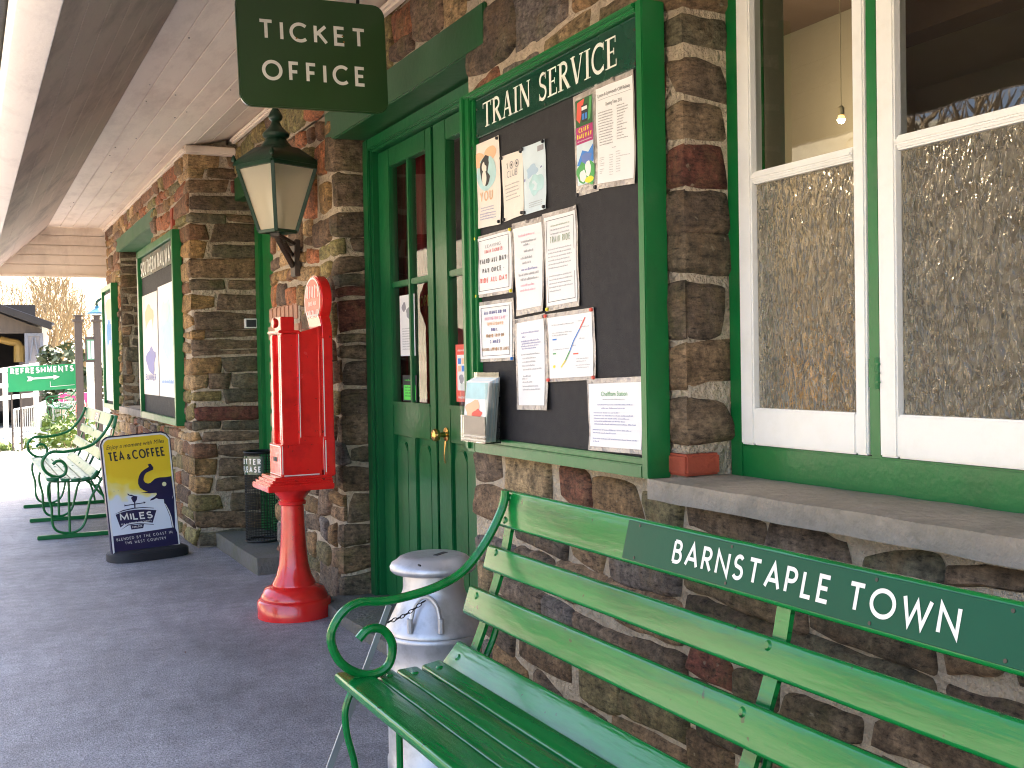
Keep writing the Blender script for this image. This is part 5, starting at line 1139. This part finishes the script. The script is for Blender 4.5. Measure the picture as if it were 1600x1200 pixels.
cr_=N(t_,'ShaderNodeValToRGB'); e_=cr_.color_ramp.elements; e_[0].position=.0; e_[0].color=(.72,.78,.86,1); e_[1].position=1; e_[1].color=(.80,.56,.03,1)
for p_,c_ in ((.25,(.72,.78,.84,1)),(.35,(.82,.76,.36,1)),(.6,(.84,.66,.05,1))): q_=cr_.color_ramp.elements.new(p_); q_.color=c_
t_.links.new(mr_.outputs[0],cr_.inputs[0]); t_.links.new(cr_.outputs[0],b_.inputs['Base Color'])
art('poster',[sky_in],SKYA,.0014)
NAVY2=mat('navy_print',(.012,.012,.06),.4,var=.1,bump=0)
art('print',[[(196,1028),(694,950),(684,862),(668,824),(640,822),(183,890)]],NAVY2,.0018)
art('print',[[(452,330),(470,322),(478,326),(497,352),(494,370),(470,380),(440,395),(425,420),(420,450),(432,470),(455,478),(475,472),(510,440),(545,430),(590,428),(637,420),(660,600),(668,830),(645,828),(628,740),(600,670),(582,630),(578,600),(540,600),(520,592),(500,604),(472,612),(478,598),(510,580),(525,562),(520,550),(470,555),(400,548),(455,542),(420,530),(392,510),(378,480),(378,450),(385,420),(400,392),(425,370),(455,352),(462,344)]],NAVY2,.0020)
def ell(cx,cy,rx,ry,n=20): return [(cx+rx*math.cos(2*math.pi*k/n),cy-ry*math.sin(2*math.pi*k/n)) for k in range(n)]
art('print',[ell(582,482,17,17)],mat('pale_yellow_print',(.85,.80,.45),.4,bump=0),.0024)
art('print',[[(645,590),(655,560),(652,580),(642,600)],[(648,822),(630,735),(605,672),(584,632),(594,640),(622,690),(640,740),(656,820)]],W_PAINT,.0024)
banner=[(202,722),(240,706),(300,690),(360,682),(420,680),(470,682),(521,686),(492,784),(440,778),(380,778),(320,786),(270,800),(240,822)]
art('print',[banner,[(318,804),(424,794),(418,826),(326,838)],[(190,720),(260,694),(340,676),(420,668),(500,672),(500,668),(420,662),(340,668),(258,686)],[(242,842),(300,806),(380,792),(500,800),(500,796),(380,786),(298,799)]],NAVY2,.0022)
art('print',[[(322,590),(340,572),(372,578),(368,606),(352,628),(338,622)],[(292,560),(306,572),(326,578),(344,572),(330,566),(312,566),(298,556)],[(270,648),(430,624),(432,630),(272,655)],[(346,626),(356,624),(358,668),(348,670)],[(420,618),(438,624),(424,636)],[(272,640),(284,650),(270,658)]],NAVY2,.0022)
mb=MB()
def zt_line(s_,p0,p1,hpx,mat_=None,wt=.16,gap=.2,fn=None):
    x0,y0=zA(*p0); x1,y1=zA(*p1); sl=(y1-y0)/(x1-x0); h=zA(p0[0],p0[1]-hpx)[1]-y0
    letters(mb,s_,lambda x,y,o=0.0: fA(x0+x,y0+y+sl*x,.0028+o),0,0,h,wt=wt,gap=gap,width=x1-x0)
zt_line('TEA',(150,310),(276,296),74,wt=.16,gap=.08); zt_line('&',(294,292),(324,290),46,wt=.18); zt_line('COFFEE',(338,290),(592,260),74,wt=.16,gap=.08)
mb.build('lettering',INK,pn,smooth=False)
mb=MB(); x0,y0=zA(130,215); x1,y1=zA(584,158); sl=(y1-y0)/(x1-x0)
font_text(mb,'Enjoy a moment with Miles',lambda x,y,o=0.0: fA(x0+x,y0+y+sl*x,.0026),0,0,.027,x1-x0,shear=.35); mb.build('lettering',INK,pn,smooth=False)
mb=MB(); zt_line('MILES',(238,772),(496,748),58,wt=.2,gap=.16); zt_line('TEA & COFFEE MERCHANTS',(246,806),(484,772),13,wt=.2); zt_line('PORLOCK',(334,828),(412,816),15,wt=.2)
zt_line('BLENDED BY THE COAST IN',(212,930),(646,866),22,wt=.13,gap=.34); zt_line('THE WEST COUNTRY',(278,955),(598,912),22,wt=.13,gap=.34); mb.build('lettering',W_LET,pn,smooth=False)
mb=MB()
for s_ in ((190,540),(225,535)):
    a_=zA(*s_); mb.add([fA(a_[0]+dx*.001,a_[1]+dy*.001,.0026) for dx,dy in ((-6,2),(0,-1),(6,3),(0,1))],[(0,1,2,3)])
mb.build('print',INK_G,pn,smooth=False)
mb=MB(); mid=(BL_+BR_)/2; ax=Vector((exA.x,exA.y,0)).normalized(); an=Vector((-ax.y,ax.x,0)); n=24
P=[]
for k in range(n): 
    a_=2*math.pi*k/n; c_=math.cos(a_); s__=math.sin(a_); P.append(Vector((mid.x,mid.y+.045,0))+ax*(.255*abs(c_)**.6*(1 if c_>0 else -1))+an*(.13*abs(s__)**.8*(1 if s__>0 else -1)))
mb.add([p+Vector((0,0,.0)) for p in P]+[p+Vector((0,0,.05)) for p in P]+[Vector((mid.x,mid.y+.05,0))+(p-Vector((mid.x,mid.y+.05,0)))*.86+Vector((0,0,.066)) for p in P],[(j*n+k,j*n+(k+1)%n,(j+1)*n+(k+1)%n,(j+1)*n+k) for j in range(2) for k in range(n)]+[tuple(2*n+k for k in range(n)),tuple(range(n-1,-1,-1))])
mb.build('base',RUBBER,ab,bevel=.004)
# ================================================================ LITTER BIN
LBX,LBY=1.66,6.90
lb=thing('litter_bin','round black wire mesh litter bin on the step behind the red machine','litter bin',(LBX,LBY,.1))
mb=MB(); r_=.105
for k in range(36):
    a_=2*math.pi*k/36; mb.tube([(LBX+r_*math.cos(a_),LBY+r_*math.sin(a_),.105),(LBX+r_*math.cos(a_),LBY+r_*math.sin(a_),.66)],.0018,seg=4,cap=False)
for k in range(34):
    z=.11+k*.0165; mb.tube([(LBX+r_*math.cos(t),LBY+r_*math.sin(t),z) for t in [2*math.pi*i/28 for i in range(29)]],.0018,seg=4,cap=False)
mb.build('basket',DARK,lb)
mb=MB()
for z in (.108,.662): mb.tube([(LBX+r_*math.cos(t),LBY+r_*math.sin(t),z) for t in [2*math.pi*i/32 for i in range(33)]],.007,seg=8,cap=False)
mb.build('rim',DARK,lb)
mb=MB(); n=14; A0,A1=R(165),R(265); q=[(A0+(A1-A0)*i/n) for i in range(n+1)]
mb.add([(LBX+(r_+.004)*math.cos(t),LBY+(r_+.004)*math.sin(t),z) for z in (.525,.640) for t in q],[(i,i+1,n+2+i,n+1+i) for i in range(n)]); sg=mb.build('sign_plate',G_HEAD,lb)
mb=MB(); fc=lambda x,y,o=0.0: Vector((LBX+(r_+.0055+o)*math.cos(A0+x/(r_)),LBY+(r_+.0055+o)*math.sin(A0+x/r_),.53+y))
letters(mb,'LITTER',fc,.014,.058,.038,wt=.2,gap=.2,width=.150); mb.build('lettering',W_LET,sg,smooth=False); mb=MB(); letters(mb,'PLEASE',fc,.014,.010,.038,wt=.2,gap=.2,width=.150); mb.build('lettering',W_LET,sg,smooth=False)
# ---- small fittings
v0=PY(381,498,7.44); v1=PY(400,513,7.44)
mb=MB(); mb.box(v0.x,v1.x,7.405,7.45,v1.z,v0.z); vb=mb.build('vent_cover',W_PAINT,bevel=.003); tag(vb,'small white square vent with a dark grille on the stone bay end','vent')
mb=MB(); mb.box(v0.x+.008,v1.x-.008,7.402,7.406,v1.z+.008,v0.z-.008); mb.build('grille',INK,vb)
# ================================================================ POSTER BOARDS ON THE BAY
def poster_board(label,y0,y1,z0,z1,heading,arts):
    b=thing('poster_board',label,'poster board',(1.31,(y0+y1)/2,z0),'green framed boards on the bay wall')
    f=MB(); x=1.282; f.box(x,1.345,y1-.05,y1,z0,z1); f.box(x,1.345,y0,y0+.05,z0,z1); f.box(x,1.345,y0+.05,y1-.05,z0,z0+.05); f.box(x,1.345,y0+.05,y1-.05,z1-.05,z1)
    f.build('frame',G_FRAME,b,bevel=.004)
    m=MB(); m.box(1.312,1.34,y0+.05,y1-.05,z0+.05,z1-.05); m.build('backing',BLACK,b,smooth=False)
    if heading:
        m=MB(); m.box(1.300,1.312,y0+.05,y1-.05,z1-.22,z1-.06); h_=m.build('header_panel',G_HEAD,b); m=MB(); letters(m,heading,frame_map((1.2985,y1-.09,z1-.205),(0,-1,0),(0,0,1)),0,0,.115,wt=.18,gap=.2,width=y1-y0-.18); m.build('lettering',W_LET,h_,smooth=False)
    for (ya,yb,za,zb,M_,draw,lab) in arts:
        m=MB(); m.box(1.305,1.3115,ya,yb,za,zb); p_=m.build('poster',M_,smooth=False); tag(p_,lab,'poster','posters on the bay boards')
        m=MB(); g=lambda U,V_,o=0.0,ya=ya,yb=yb,za=za,zb=zb: Vector((1.3045-o,yb-(yb-ya)*U,za+(zb-za)*V_)); mt=draw(m,g); m.build('print',mt,p_,smooth=False)
    return b
def pa(m,g): 
    blob(m,g,.5,.72,.30,.18,0,.0005,3,wob=.5); blob(m,g,.45,.5,.34,.2,1,.0008,5,wob=.5); blob(m,g,.55,.34,.3,.12,2,.0011,6,wob=.5); T(m,g,'SUMMER',.5,.14,.07,1.4,.7,3,wt=.2,o=.0012); return [INK_O,PAPER_C,INK_P,INK_P]
def pb(m,g):
    blob(m,g,.5,.60,.38,.25,0,.0005,8,wob=.5); blob(m,g,.4,.75,.2,.1,1,.0008,9,wob=.5); rect(m,g,.08,.08,.92,.2,2,.0007); greek(m,g,.14,.12,.7,.04,random.Random(2),3,.0010); return [INK_T,PAPER_C,PAPER_B,INK_B]
def pc(m,g):
    blob(m,g,.5,.85,.4,.1,0,.0005,2,wob=.4); blob(m,g,.55,.6,.34,.16,1,.0008,3,wob=.5); blob(m,g,.5,.4,.3,.14,2,.0011,4,wob=.5); r=random.Random(3)
    for k in range(7): greek(m,g,.14,.24-.03*k,.72,.016,r,3,.0010)
    return [INK_O,INK_B,mat('pale_gold_print',(.70,.62,.34),.5,var=.3,bump=0),INK_G]
poster_board('wide green poster board with a lettered heading over two posters, near end of the bay',7.72,9.42,.80,2.14,'SOUTHERN RAILWAY',[
 (8.58,9.34,.99,1.78,PAPER_C,pa,'cream and orange seaside poster in the left half of the wide board'),(7.80,8.53,.99,1.80,PAPER,pb,'white poster with a pale blue figure in the right half of the wide board')])
poster_board('narrow green poster board at the far corner of the bay',11.22,12.06,.80,2.03,None,[(11.29,11.99,.88,1.95,PAPER,pc,'gold and blue poster in the narrow far board')])
# ================================================================ BEYOND THE CANOPY
def at(px,py,Y): return PY(px,py,Y)
# name board on two timber posts
nbd=thing('station_name_board','weathered timber station name board on two square posts beyond the building','sign',(1.9,19,-.05))
for px in (127,156):
    b=at(px,690,19); t_=at(px-2.5,503,19); m=MB(); m.box(b.x-.055,b.x+.055,18.95,19.06,-.15,t_.z); m.box(b.x-.08,b.x+.08,18.92,19.09,t_.z,t_.z+.04); m.box(b.x-.045,b.x+.045,18.95,19.05,t_.z+.04,t_.z+.09); m.box(b.x-.07,b.x+.07,18.93,19.08,t_.z+.09,t_.z+.11); m.build('post',OLDWOOD,nbd,bevel=.006)
a_,b_=at(127,526,19),at(156,566,19); m=MB(); m.box(a_.x+.056,b_.x-.056,18.97,19.03,b_.z,a_.z); pnl=m.build('panel',OLDWOOD,nbd,bevel=.004)
m=MB(); m.box(a_.x+.075,b_.x-.07,18.965,18.969,b_.z+.04,a_.z-.05); m.build('frame',mat('pale_green_frame_paint',(.10,.30,.16),.5),pnl)
m=MB(); mid_=(a_.x+b_.x)/2; m.box(a_.x+.09,mid_-.008,18.960,18.964,b_.z+.06,a_.z-.07); m.box(mid_+.008,b_.x-.085,18.960,18.964,b_.z+.06,a_.z-.07); m.build('sheet',PAPER,pnl)
# swan neck lamp with a blue-green enamel shade
lq=thing('swan_neck_lamp','blue-green enamel shade lamp on a thin post behind the narrow poster board','lamp',(1.95,20,-.1))
c=at(152,486,20); m=MB(); m.lathe((c.x,c.y,c.z-.05),[(.17,0),(.165,.02),(.10,.06),(.04,.10),(.03,.14)],24); m.build('lamp_shade',mat('teal_enamel',(.03,.16,.24),.3,bump=0),lq)
m=MB(); m.tube(spline([(c.x,c.y,c.z+.08),(c.x,c.y,c.z+.16),(c.x+.12,c.y,c.z+.22),(c.x+.22,c.y,c.z+.12),(c.x+.22,c.y,-.2)],6),.022,seg=8); m.build('post',G_LAMP,lq)
m=MB(); c=at(141,585,24); m.tube([(c.x,c.y,-.7),(c.x,c.y,c.z+.6)],.07,seg=12); m.lathe((c.x,c.y,c.z+.6),[(.09,0),(.09,.05),(.03,.09)],12); m.lathe((c.x,c.y,c.z+.35),[(.075,0),(.085,.01),(.085,.05),(.075,.06)],12); tag(m.build('white_post',W_PAINT),'thick white post seen between the timber posts of the name board','post')
# green banner on two legs
bn=thing('banner_sign','green REFRESHMENTS banner with a white arrow on thin stakes','sign',(.9,19.3,-.08))
BY=19.3; q=[at(12,574,BY),at(118.5,568,BY),at(120,607,BY),at(13,613,BY)]
fB=quad_map(*q); n_=14
m=MB(); V=[fB(i/n_,j/4,.006*math.sin(i*1.1)+.004*math.sin(j*2+i)) for j in range(5) for i in range(n_+1)]; k=len(V); V+=[fB(i/n_,j/4,-.004+.006*math.sin(i*1.1)+.004*math.sin(j*2+i)) for j in range(5) for i in range(n_+1)]
Fs=[(j*(n_+1)+i,j*(n_+1)+i+1,(j+1)*(n_+1)+i+1,(j+1)*(n_+1)+i) for j in range(4) for i in range(n_)]; m.add(V,Fs+[tuple(k+i for i in f_[::-1]) for f_ in Fs]); bp_=m.build('banner',G_BAN,bn)
W0=(q[1]-q[0]).length; H0=(q[0]-q[3]).length; fN=lambda x,y,o=0.0: fB(x/W0,y/H0,.016+o)
m=MB(); letters(m,'REFRESHMENTS',fN,W0*.035,H0*.70,H0*.25,wt=.24,gap=.14,width=W0*.93); 
arrow=[(.30,.46),(.66,.47),(.66,.40),(.755,.51),(.66,.60),(.66,.55),(.36,.53),(.33,.58),(.27,.59),(.295,.50),(.27,.40),(.33,.40),(.36,.46)]; arrow=[(.27,.40),(.33,.40),(.36,.46),(.66,.47),(.66,.40),(.755,.51),(.66,.60),(.66,.55),(.36,.53),(.33,.58),(.27,.59),(.295,.50)]
m.face([fN(x*W0,y*H0) for x,y in arrow]); 
m.add([fN(.605*W0,.12*H0),fN(.612*W0,.12*H0),fN(.612*W0,.34*H0),fN(.605*W0,.34*H0)],[(0,1,2,3)]); m.add([fN(.612*W0,.12*H0),fN(.97*W0,.15*H0),fN(.97*W0,.165*H0),fN(.612*W0,.14*H0)],[(0,1,2,3)]); m.build('lettering',W_PAINT,bp_,smooth=False)
for px in (18,32):
    a=at(px,612,BY+.03); m=MB(); m.tube([(a.x,BY+.03,-.3),(a.x,BY+.03,a.z+.25)],.016,seg=6); m.build('stake',OLDWOOD,bn)
# steel crowd barriers
def barrier(label,p0,p1,top,foot):
    d=(p1-p0).normalized(); L_=(p1-p0).length; b=thing('crowd_barrier',label,'barrier',tuple(p0),'steel crowd barriers'); m=MB(); z=p0.z
    up=Vector((0,0,1)); A_=p0+up*foot; rc=.10
    pts=[A_,p0+up*(top-rc)]+[p0+d*(rc-rc*math.cos(t))+up*(top-rc+rc*math.sin(t)) for t in [math.pi/2*i/5 for i in range(1,6)]]
    pts+=[p1-d*rc+up*top]+[p1-d*(rc-rc*math.sin(t))+up*(top-rc+rc*math.cos(t)) for t in [math.pi/2*i/5 for i in range(1,6)]]+[p1+up*foot,A_]
    m.tube(pts,.018,seg=7); m.build('frame',STEEL,b)
    m=MB(); nb=max(3,int(L_/.16))
    for i in range(1,nb): q=p0+d*(L_*i/nb); m.tube([q+up*foot,q+up*top],.009,seg=5)
    m.build('bars',STEEL,b)
    for q in (p0+d*.2,p1-d*.2):
        s_=d.cross(up); m=MB(); m.tube([q-s_*.32+up*.02,q+up*(foot+.02),q+s_*.32+up*.02],.016,seg=6); m.build('foot',STEEL,b)
g0=lambda px,py: PZ(px,py,-.02)
barrier('steel crowd barrier standing behind the far benches, running past the pink box',PZ(84,678,-.10),PZ(190,655,-.35),.62,.09)
barrier('steel crowd barrier turned end on under the green banner',PZ(58,684,-.06),PZ(72,668,-.10),.60,.09)
barrier('short steel crowd barrier at the left of the banner stakes',PZ(22,690,-.05),PZ(57,681,-.05),.56,.09)
# fallen barrier feet on the gravel
m=MB(); a,b,c_=PZ(4,690,0),at(22,672,19.2),PZ(60,690,-.03); m.tube([a,b,c_],.016,seg=6); tag(m.build('barrier_foot',STEEL),'bent steel barrier foot lying on the gravel at the far left','barrier foot')
# pink and red stall box
pk=thing('market_stall_box','bright pink and red slatted plastic stall box behind the timber posts','stall',(3,27,-.7))
a,b=at(94,615,27),at(155,650,27); m=MB(); m.box(a.x,b.x,27,27.6,(a.z*.58+b.z*.42),a.z); m.build('upper_panel',PINK,pk,bevel=.02)
m=MB(); zz=a.z*.58+b.z*.42
k=0; x=a.x
while x<b.x-.05: m.box(x,x+.10,27.02,27.1,-.75,zz-.01); x+=.14
m.build('slats',RED,pk); m=MB(); greek(m,lambda u_,v_,o=0.0: Vector((a.x+.06+u_*.6,26.975,a.z-.24+v_)),0,0,1,.13,random.Random(4)); m.build('lettering',W_LET,pk,smooth=False)
# white rail fence
fc_=thing('rail_fence','white painted three rail fence rising behind the green banner','fence',(.9,30,-.85))
for k,(y0p,y1p) in enumerate(((581,560),(601,588),(622,606))):
    p,q_=at(-60,y0p+7,30),at(60,y1p+10,32); m=MB(); m.beam(p,q_,.05,.11); m.build('rail',WHITEWALL,fc_)
for px in (-40,8,56): p=at(px,600,30.6+px*.012); m=MB(); m.box(p.x-.06,p.x+.06,p.y,p.y+.12,-.9,1.15); m.build('post',WHITEWALL,fc_)
m=MB(); m.beam(at(-80,612,34),at(16,612,34),.05,1.1); tag(m.build('board_screen',DARKWOOD),'dark boarded screen behind the white rails at the far left','screen')
# barn
BYd=45; brn=thing('timber_barn','dark open fronted timber barn with a grey braced door and pale side wall','barn',(0,BYd,-.9))
e0,e1,e2=at(-70,464,BYd),at(68,514,BYd),at(112,532,BYd)
m=MB(); sl_=(e1.z-e0.z)/(e1.x-e0.x)
m.prism([(e0.x,BYd-.6,e0.z),(e1.x+.25,BYd-.6,e1.z-.05),(e1.x+.25,BYd-.6,e1.z+.22),(e0.x,BYd-.6,e0.z+.26)],(0,.25,0)); m.build('barge_board',DARKWOOD,brn,bevel=.01)
m=MB(); m.prism([(e0.x,BYd-.5,e0.z+.2),(e1.x+.35,BYd-.5,e1.z+.12),(e1.x+.35,BYd-.5,e1.z+.20),(e0.x,BYd-.5,e0.z+.30)],(0,9,0)); m.build('roof',SLATE,brn)
gz=-.95; m=MB(); m.box(e1.x-.05,e1.x+.12,BYd+.1,BYd+8.4,gz,e1.z+.1); m.build('side_wall',WHITEWALL,brn)
hz0=at(0,521,BYd).z; m=MB(); d0=at(38,521,BYd); m.box(d0.x-.2,e1.x-.05,BYd+.1,BYd+.25,gz,at(0,566,BYd).z); m.prism([(e0.x,BYd+.1,hz0),(e1.x-.05,BYd+.1,hz0),(e1.x-.05,BYd+.1,e1.z),(e0.x,BYd+.1,e0.z)],(0,.15,0)); m.build('front_wall',OLDWOOD,brn)
m=MB(); m.box(e0.x,e1.x,BYd+5,BYd+5.2,gz,e0.z); m.box(e0.x-.2,e0.x,BYd+.1,BYd+8,gz,e0.z); m.build('back_wall',DARKWOOD,brn)
d1=at(68,568,BYd); m=MB(); m.box(d0.x,d1.x,BYd-.05,BYd+.03,d1.z,hz0); dr=m.build('door',BARNDOOR,brn)
m=MB(); xm=(d0.x+d1.x)/2
for x in (d0.x,d1.x-.12): m.box(x,x+.12,BYd-.11,BYd-.05,d1.z,hz0)
m.box(d0.x+.12,d1.x-.12,BYd-.11,BYd-.05,hz0-.12,hz0); m.beam((d0.x+.16,BYd-.09,d1.z+.1),(xm-.03,BYd-.09,hz0-.15),.05,.09,up=Vector((0,1,0))); m.beam((d1.x-.16,BYd-.09,d1.z+.1),(xm+.03,BYd-.09,hz0-.15),.05,.09,up=Vector((0,1,0))); m.build('brace',mat('grey_blue_timber_paint',(.18,.19,.22),.7),dr)
y_=mat('mustard_paint',(.50,.33,.10),.6); m=MB(); p=at(10,532,BYd+1.5); q_=at(30,560,BYd+1.5); m.tube(spline([at(0,530,BYd+1.5),at(14,534,BYd+1.5),at(28,537,BYd+1.5),at(30,552,BYd+1.5)],5),.14,seg=8); m.tube([at(30,540,BYd+1.5),at(30,566,BYd+1.5)],.2,seg=10); tag(m.build('yellow_pipe',y_),'mustard yellow bent pipe inside the open barn','pipe')
# ---- vegetation
def bare_tree(name,label,base,h,seed,mtl,spread=.55,depth=6,group=None):
    r=random.Random(seed); root=thing(name,label,'tree',tuple(base),group); tr,crn=MB(),MB()
    def grow(p,d,l,rad,k):
        pts=[p]; dd=d.copy(); n=4 if k<3 else 3
        for i in range(n):
            dd=(dd+Vector((r.uniform(-1,1),r.uniform(-1,1),r.uniform(-.3,.7)))*.16).normalized(); pts.append(pts[-1]+dd*(l/n))
        (tr if k==0 else crn).tube(pts,[rad*(1-.4*i/n) for i in range(n+1)],seg=7 if k<2 else (5 if k<3 else 3),cap=False)
        if k>=depth: return
        for j in range(r.choice((2,3,3)) if k else 5):
            t=r.uniform(.35,1) if k else r.uniform(.45,1); q_=pts[min(n,int(t*n+.5))]; s_=Vector((r.uniform(-1,1),r.uniform(-1,1),r.uniform(-.1,.9))).normalized()
            grow(q_,(dd*(1-spread)+s_*spread+Vector((0,0,.12))).normalized(),l*r.uniform(.58,.82),max(.022,rad*.55),k+1)
    grow(Vector(base),Vector((0,0,1)),h*.36,h*.020,0)
    tr.build('trunk',mtl,root); crn.build('crown',mtl,root); return root
def leafy(name,label,cat,base,rx,rz,nl,leaf,mtl,seed,group=None,trunk=0):
    r=random.Random(seed); root=thing(name,label,cat,tuple(base),group); m=MB(); b=Vector(base)
    cl=[(b+Vector((r.uniform(-1,1)*rx*.8,r.uniform(-1,1)*rx*.8,trunk+r.uniform(.15,1)*rz)),r.uniform(.25,.5)*min(rx,rz)) for _ in range(14)]
    for i in range(nl):
        c,cr=r.choice(cl); d=Vector((r.gauss(0,1),r.gauss(0,1),r.gauss(0,1))).normalized(); p=c+d*cr*r.uniform(.5,1.05)
        if p.z<b.z: p.z=b.z+.02
        t=Vector((r.gauss(0,1),r.gauss(0,1),r.gauss(0,.6))).normalized(); s_=t.cross(d+Vector((.01,.02,.03))).normalized(); l=leaf*r.uniform(.6,1.3)
        m.add([p-t*l,p+s_*l*.45,p+t*l,p-s_*l*.45],[(0,1,2,3)])
    m.build('crown' if trunk else 'foliage',mtl,root,smooth=False)
    st=MB()
    for c,cr in cl[:6] if not trunk else cl: st.tube([b+Vector((0,0,-.05)),b.lerp(c,.5)+Vector((0,0,.05*rz)),c],[.035*max(rx,.6)*(3 if trunk else .5),.02*max(rx,.6)*(2 if trunk else .5),.008],seg=5)
    st.build('trunk' if trunk else 'stem',BARK,root); return root
def gnd(px,Y,z=None): p=at(px,600,Y); return Vector((p.x,Y,hz(p.x,Y)-.1 if z is None else z))
G1='bare trees on the far hillside'
for i,(px,Y,h,lab) in enumerate(((58,62,9.5,'tall bare pale tree with a forked trunk above the barn roof'),(97,66,8.5,'bare bushy tree right of the forked tree on the hillside'),(14,74,10,'bare thin tree at the far left above the barn'),(130,78,10,'bare tree behind the name board posts'))): bare_tree('bare_tree',lab,Vector((at(px,600,Y).x,Y,-.95)),h,20+i,BARK,group=G1,depth=5)
for i,(px,Y,rx,rz,nl,lab) in enumerate(((92,24,.8,.75,900,'bright green bush behind the crowd barrier'),(106,21.5,.5,.4,500,'low bright green plant in front of the bush by the pink box'),(48,23,.7,.28,500,'low weeds spreading under the green banner'))): leafy('garden_bush',lab,'bush',gnd(px,Y,-.12-(Y-19)*.073),rx,rz,nl,.07,LEAF,50+i,'bushes beside the path')
leafy('conifer_bush','dark yellowish conifer bush right of the barn wall','bush',gnd(121,42),1.4,3.0,1600,.16,LEAF_D,60)
# weeds and litter on the gravel
m=MB(); r=random.Random(12)
for i in range(1500):
    x,y=r.uniform(.3,2.6),r.uniform(18.2,23); z=-.04-(y-18.4)*.074; a=r.uniform(0,6.3); l=r.uniform(.02,.08); m.add([(x,y,z),(x+.012*math.cos(a),y+.012*math.sin(a),z),(x+l*.5*math.cos(a+1),y+l*.5*math.sin(a+1),z+l)],[(0,1,2)])
tag(m.build('weeds',LEAF_D,smooth=False),'sparse weeds on the gravel beyond the platform','weeds',kind='stuff')
leafy('evergreen_tree','leafy tree behind the far end of the station building','tree',Vector((5.6,17.9,-.9)),1.7,5.2,2200,.16,LEAF_D,77,None,trunk=2.2)
# trees across the track, seen in the window panes
G2='trees across the track'
for i,(x,y,h,lab) in enumerate(((-9.5,9.5,9,'bare tree across the track, nearest to the station'),(-12,14,11,'tall bare tree across the track opposite the noticeboard'),(-10,20,10,'bare tree across the track opposite the bay window'),(-14,4,11,'bare tree across the track opposite the bench'))): bare_tree('bare_tree',lab,Vector((x,y,-.95)),h,80+i,BARK,group=G2,depth=5)
for i,(x,y,lab) in enumerate(((-13,26,'dark evergreen further up the track'),(-15,1,'dark evergreen across the track behind the camera'))): leafy('evergreen_tree',lab,'tree',Vector((x,y,-.95)),2.6,6.0,2600,.22,LEAF_D,90+i,G2,trunk=1.2)
# dead leaves and grit on the asphalt
m_=mat('dead_leaf',(.13,.06,.03),.9,var=.4,bump=0); r=random.Random(31)
for i,(px,py) in enumerate(((247,956),(290,1020),(95,1032),(92,848))):
    p=PZ(px,py,.004); a=r.uniform(0,3); l=r.uniform(.008,.014); c_,s_=math.cos(a),math.sin(a); mb=MB()
    mb.add([(p.x-l*c_,p.y-l*s_,.004),(p.x-l*.3*s_,p.y+l*.3*c_,.010),(p.x+l*c_,p.y+l*s_,.005),(p.x+l*.3*s_,p.y-l*.3*c_,.009)],[(0,1,2,3)])
    tag(mb.build('dead_leaf',m_,smooth=False),'small dry brown leaf on the dark asphalt','leaf','dead leaves on the asphalt')
bpy.context.view_layer.update()
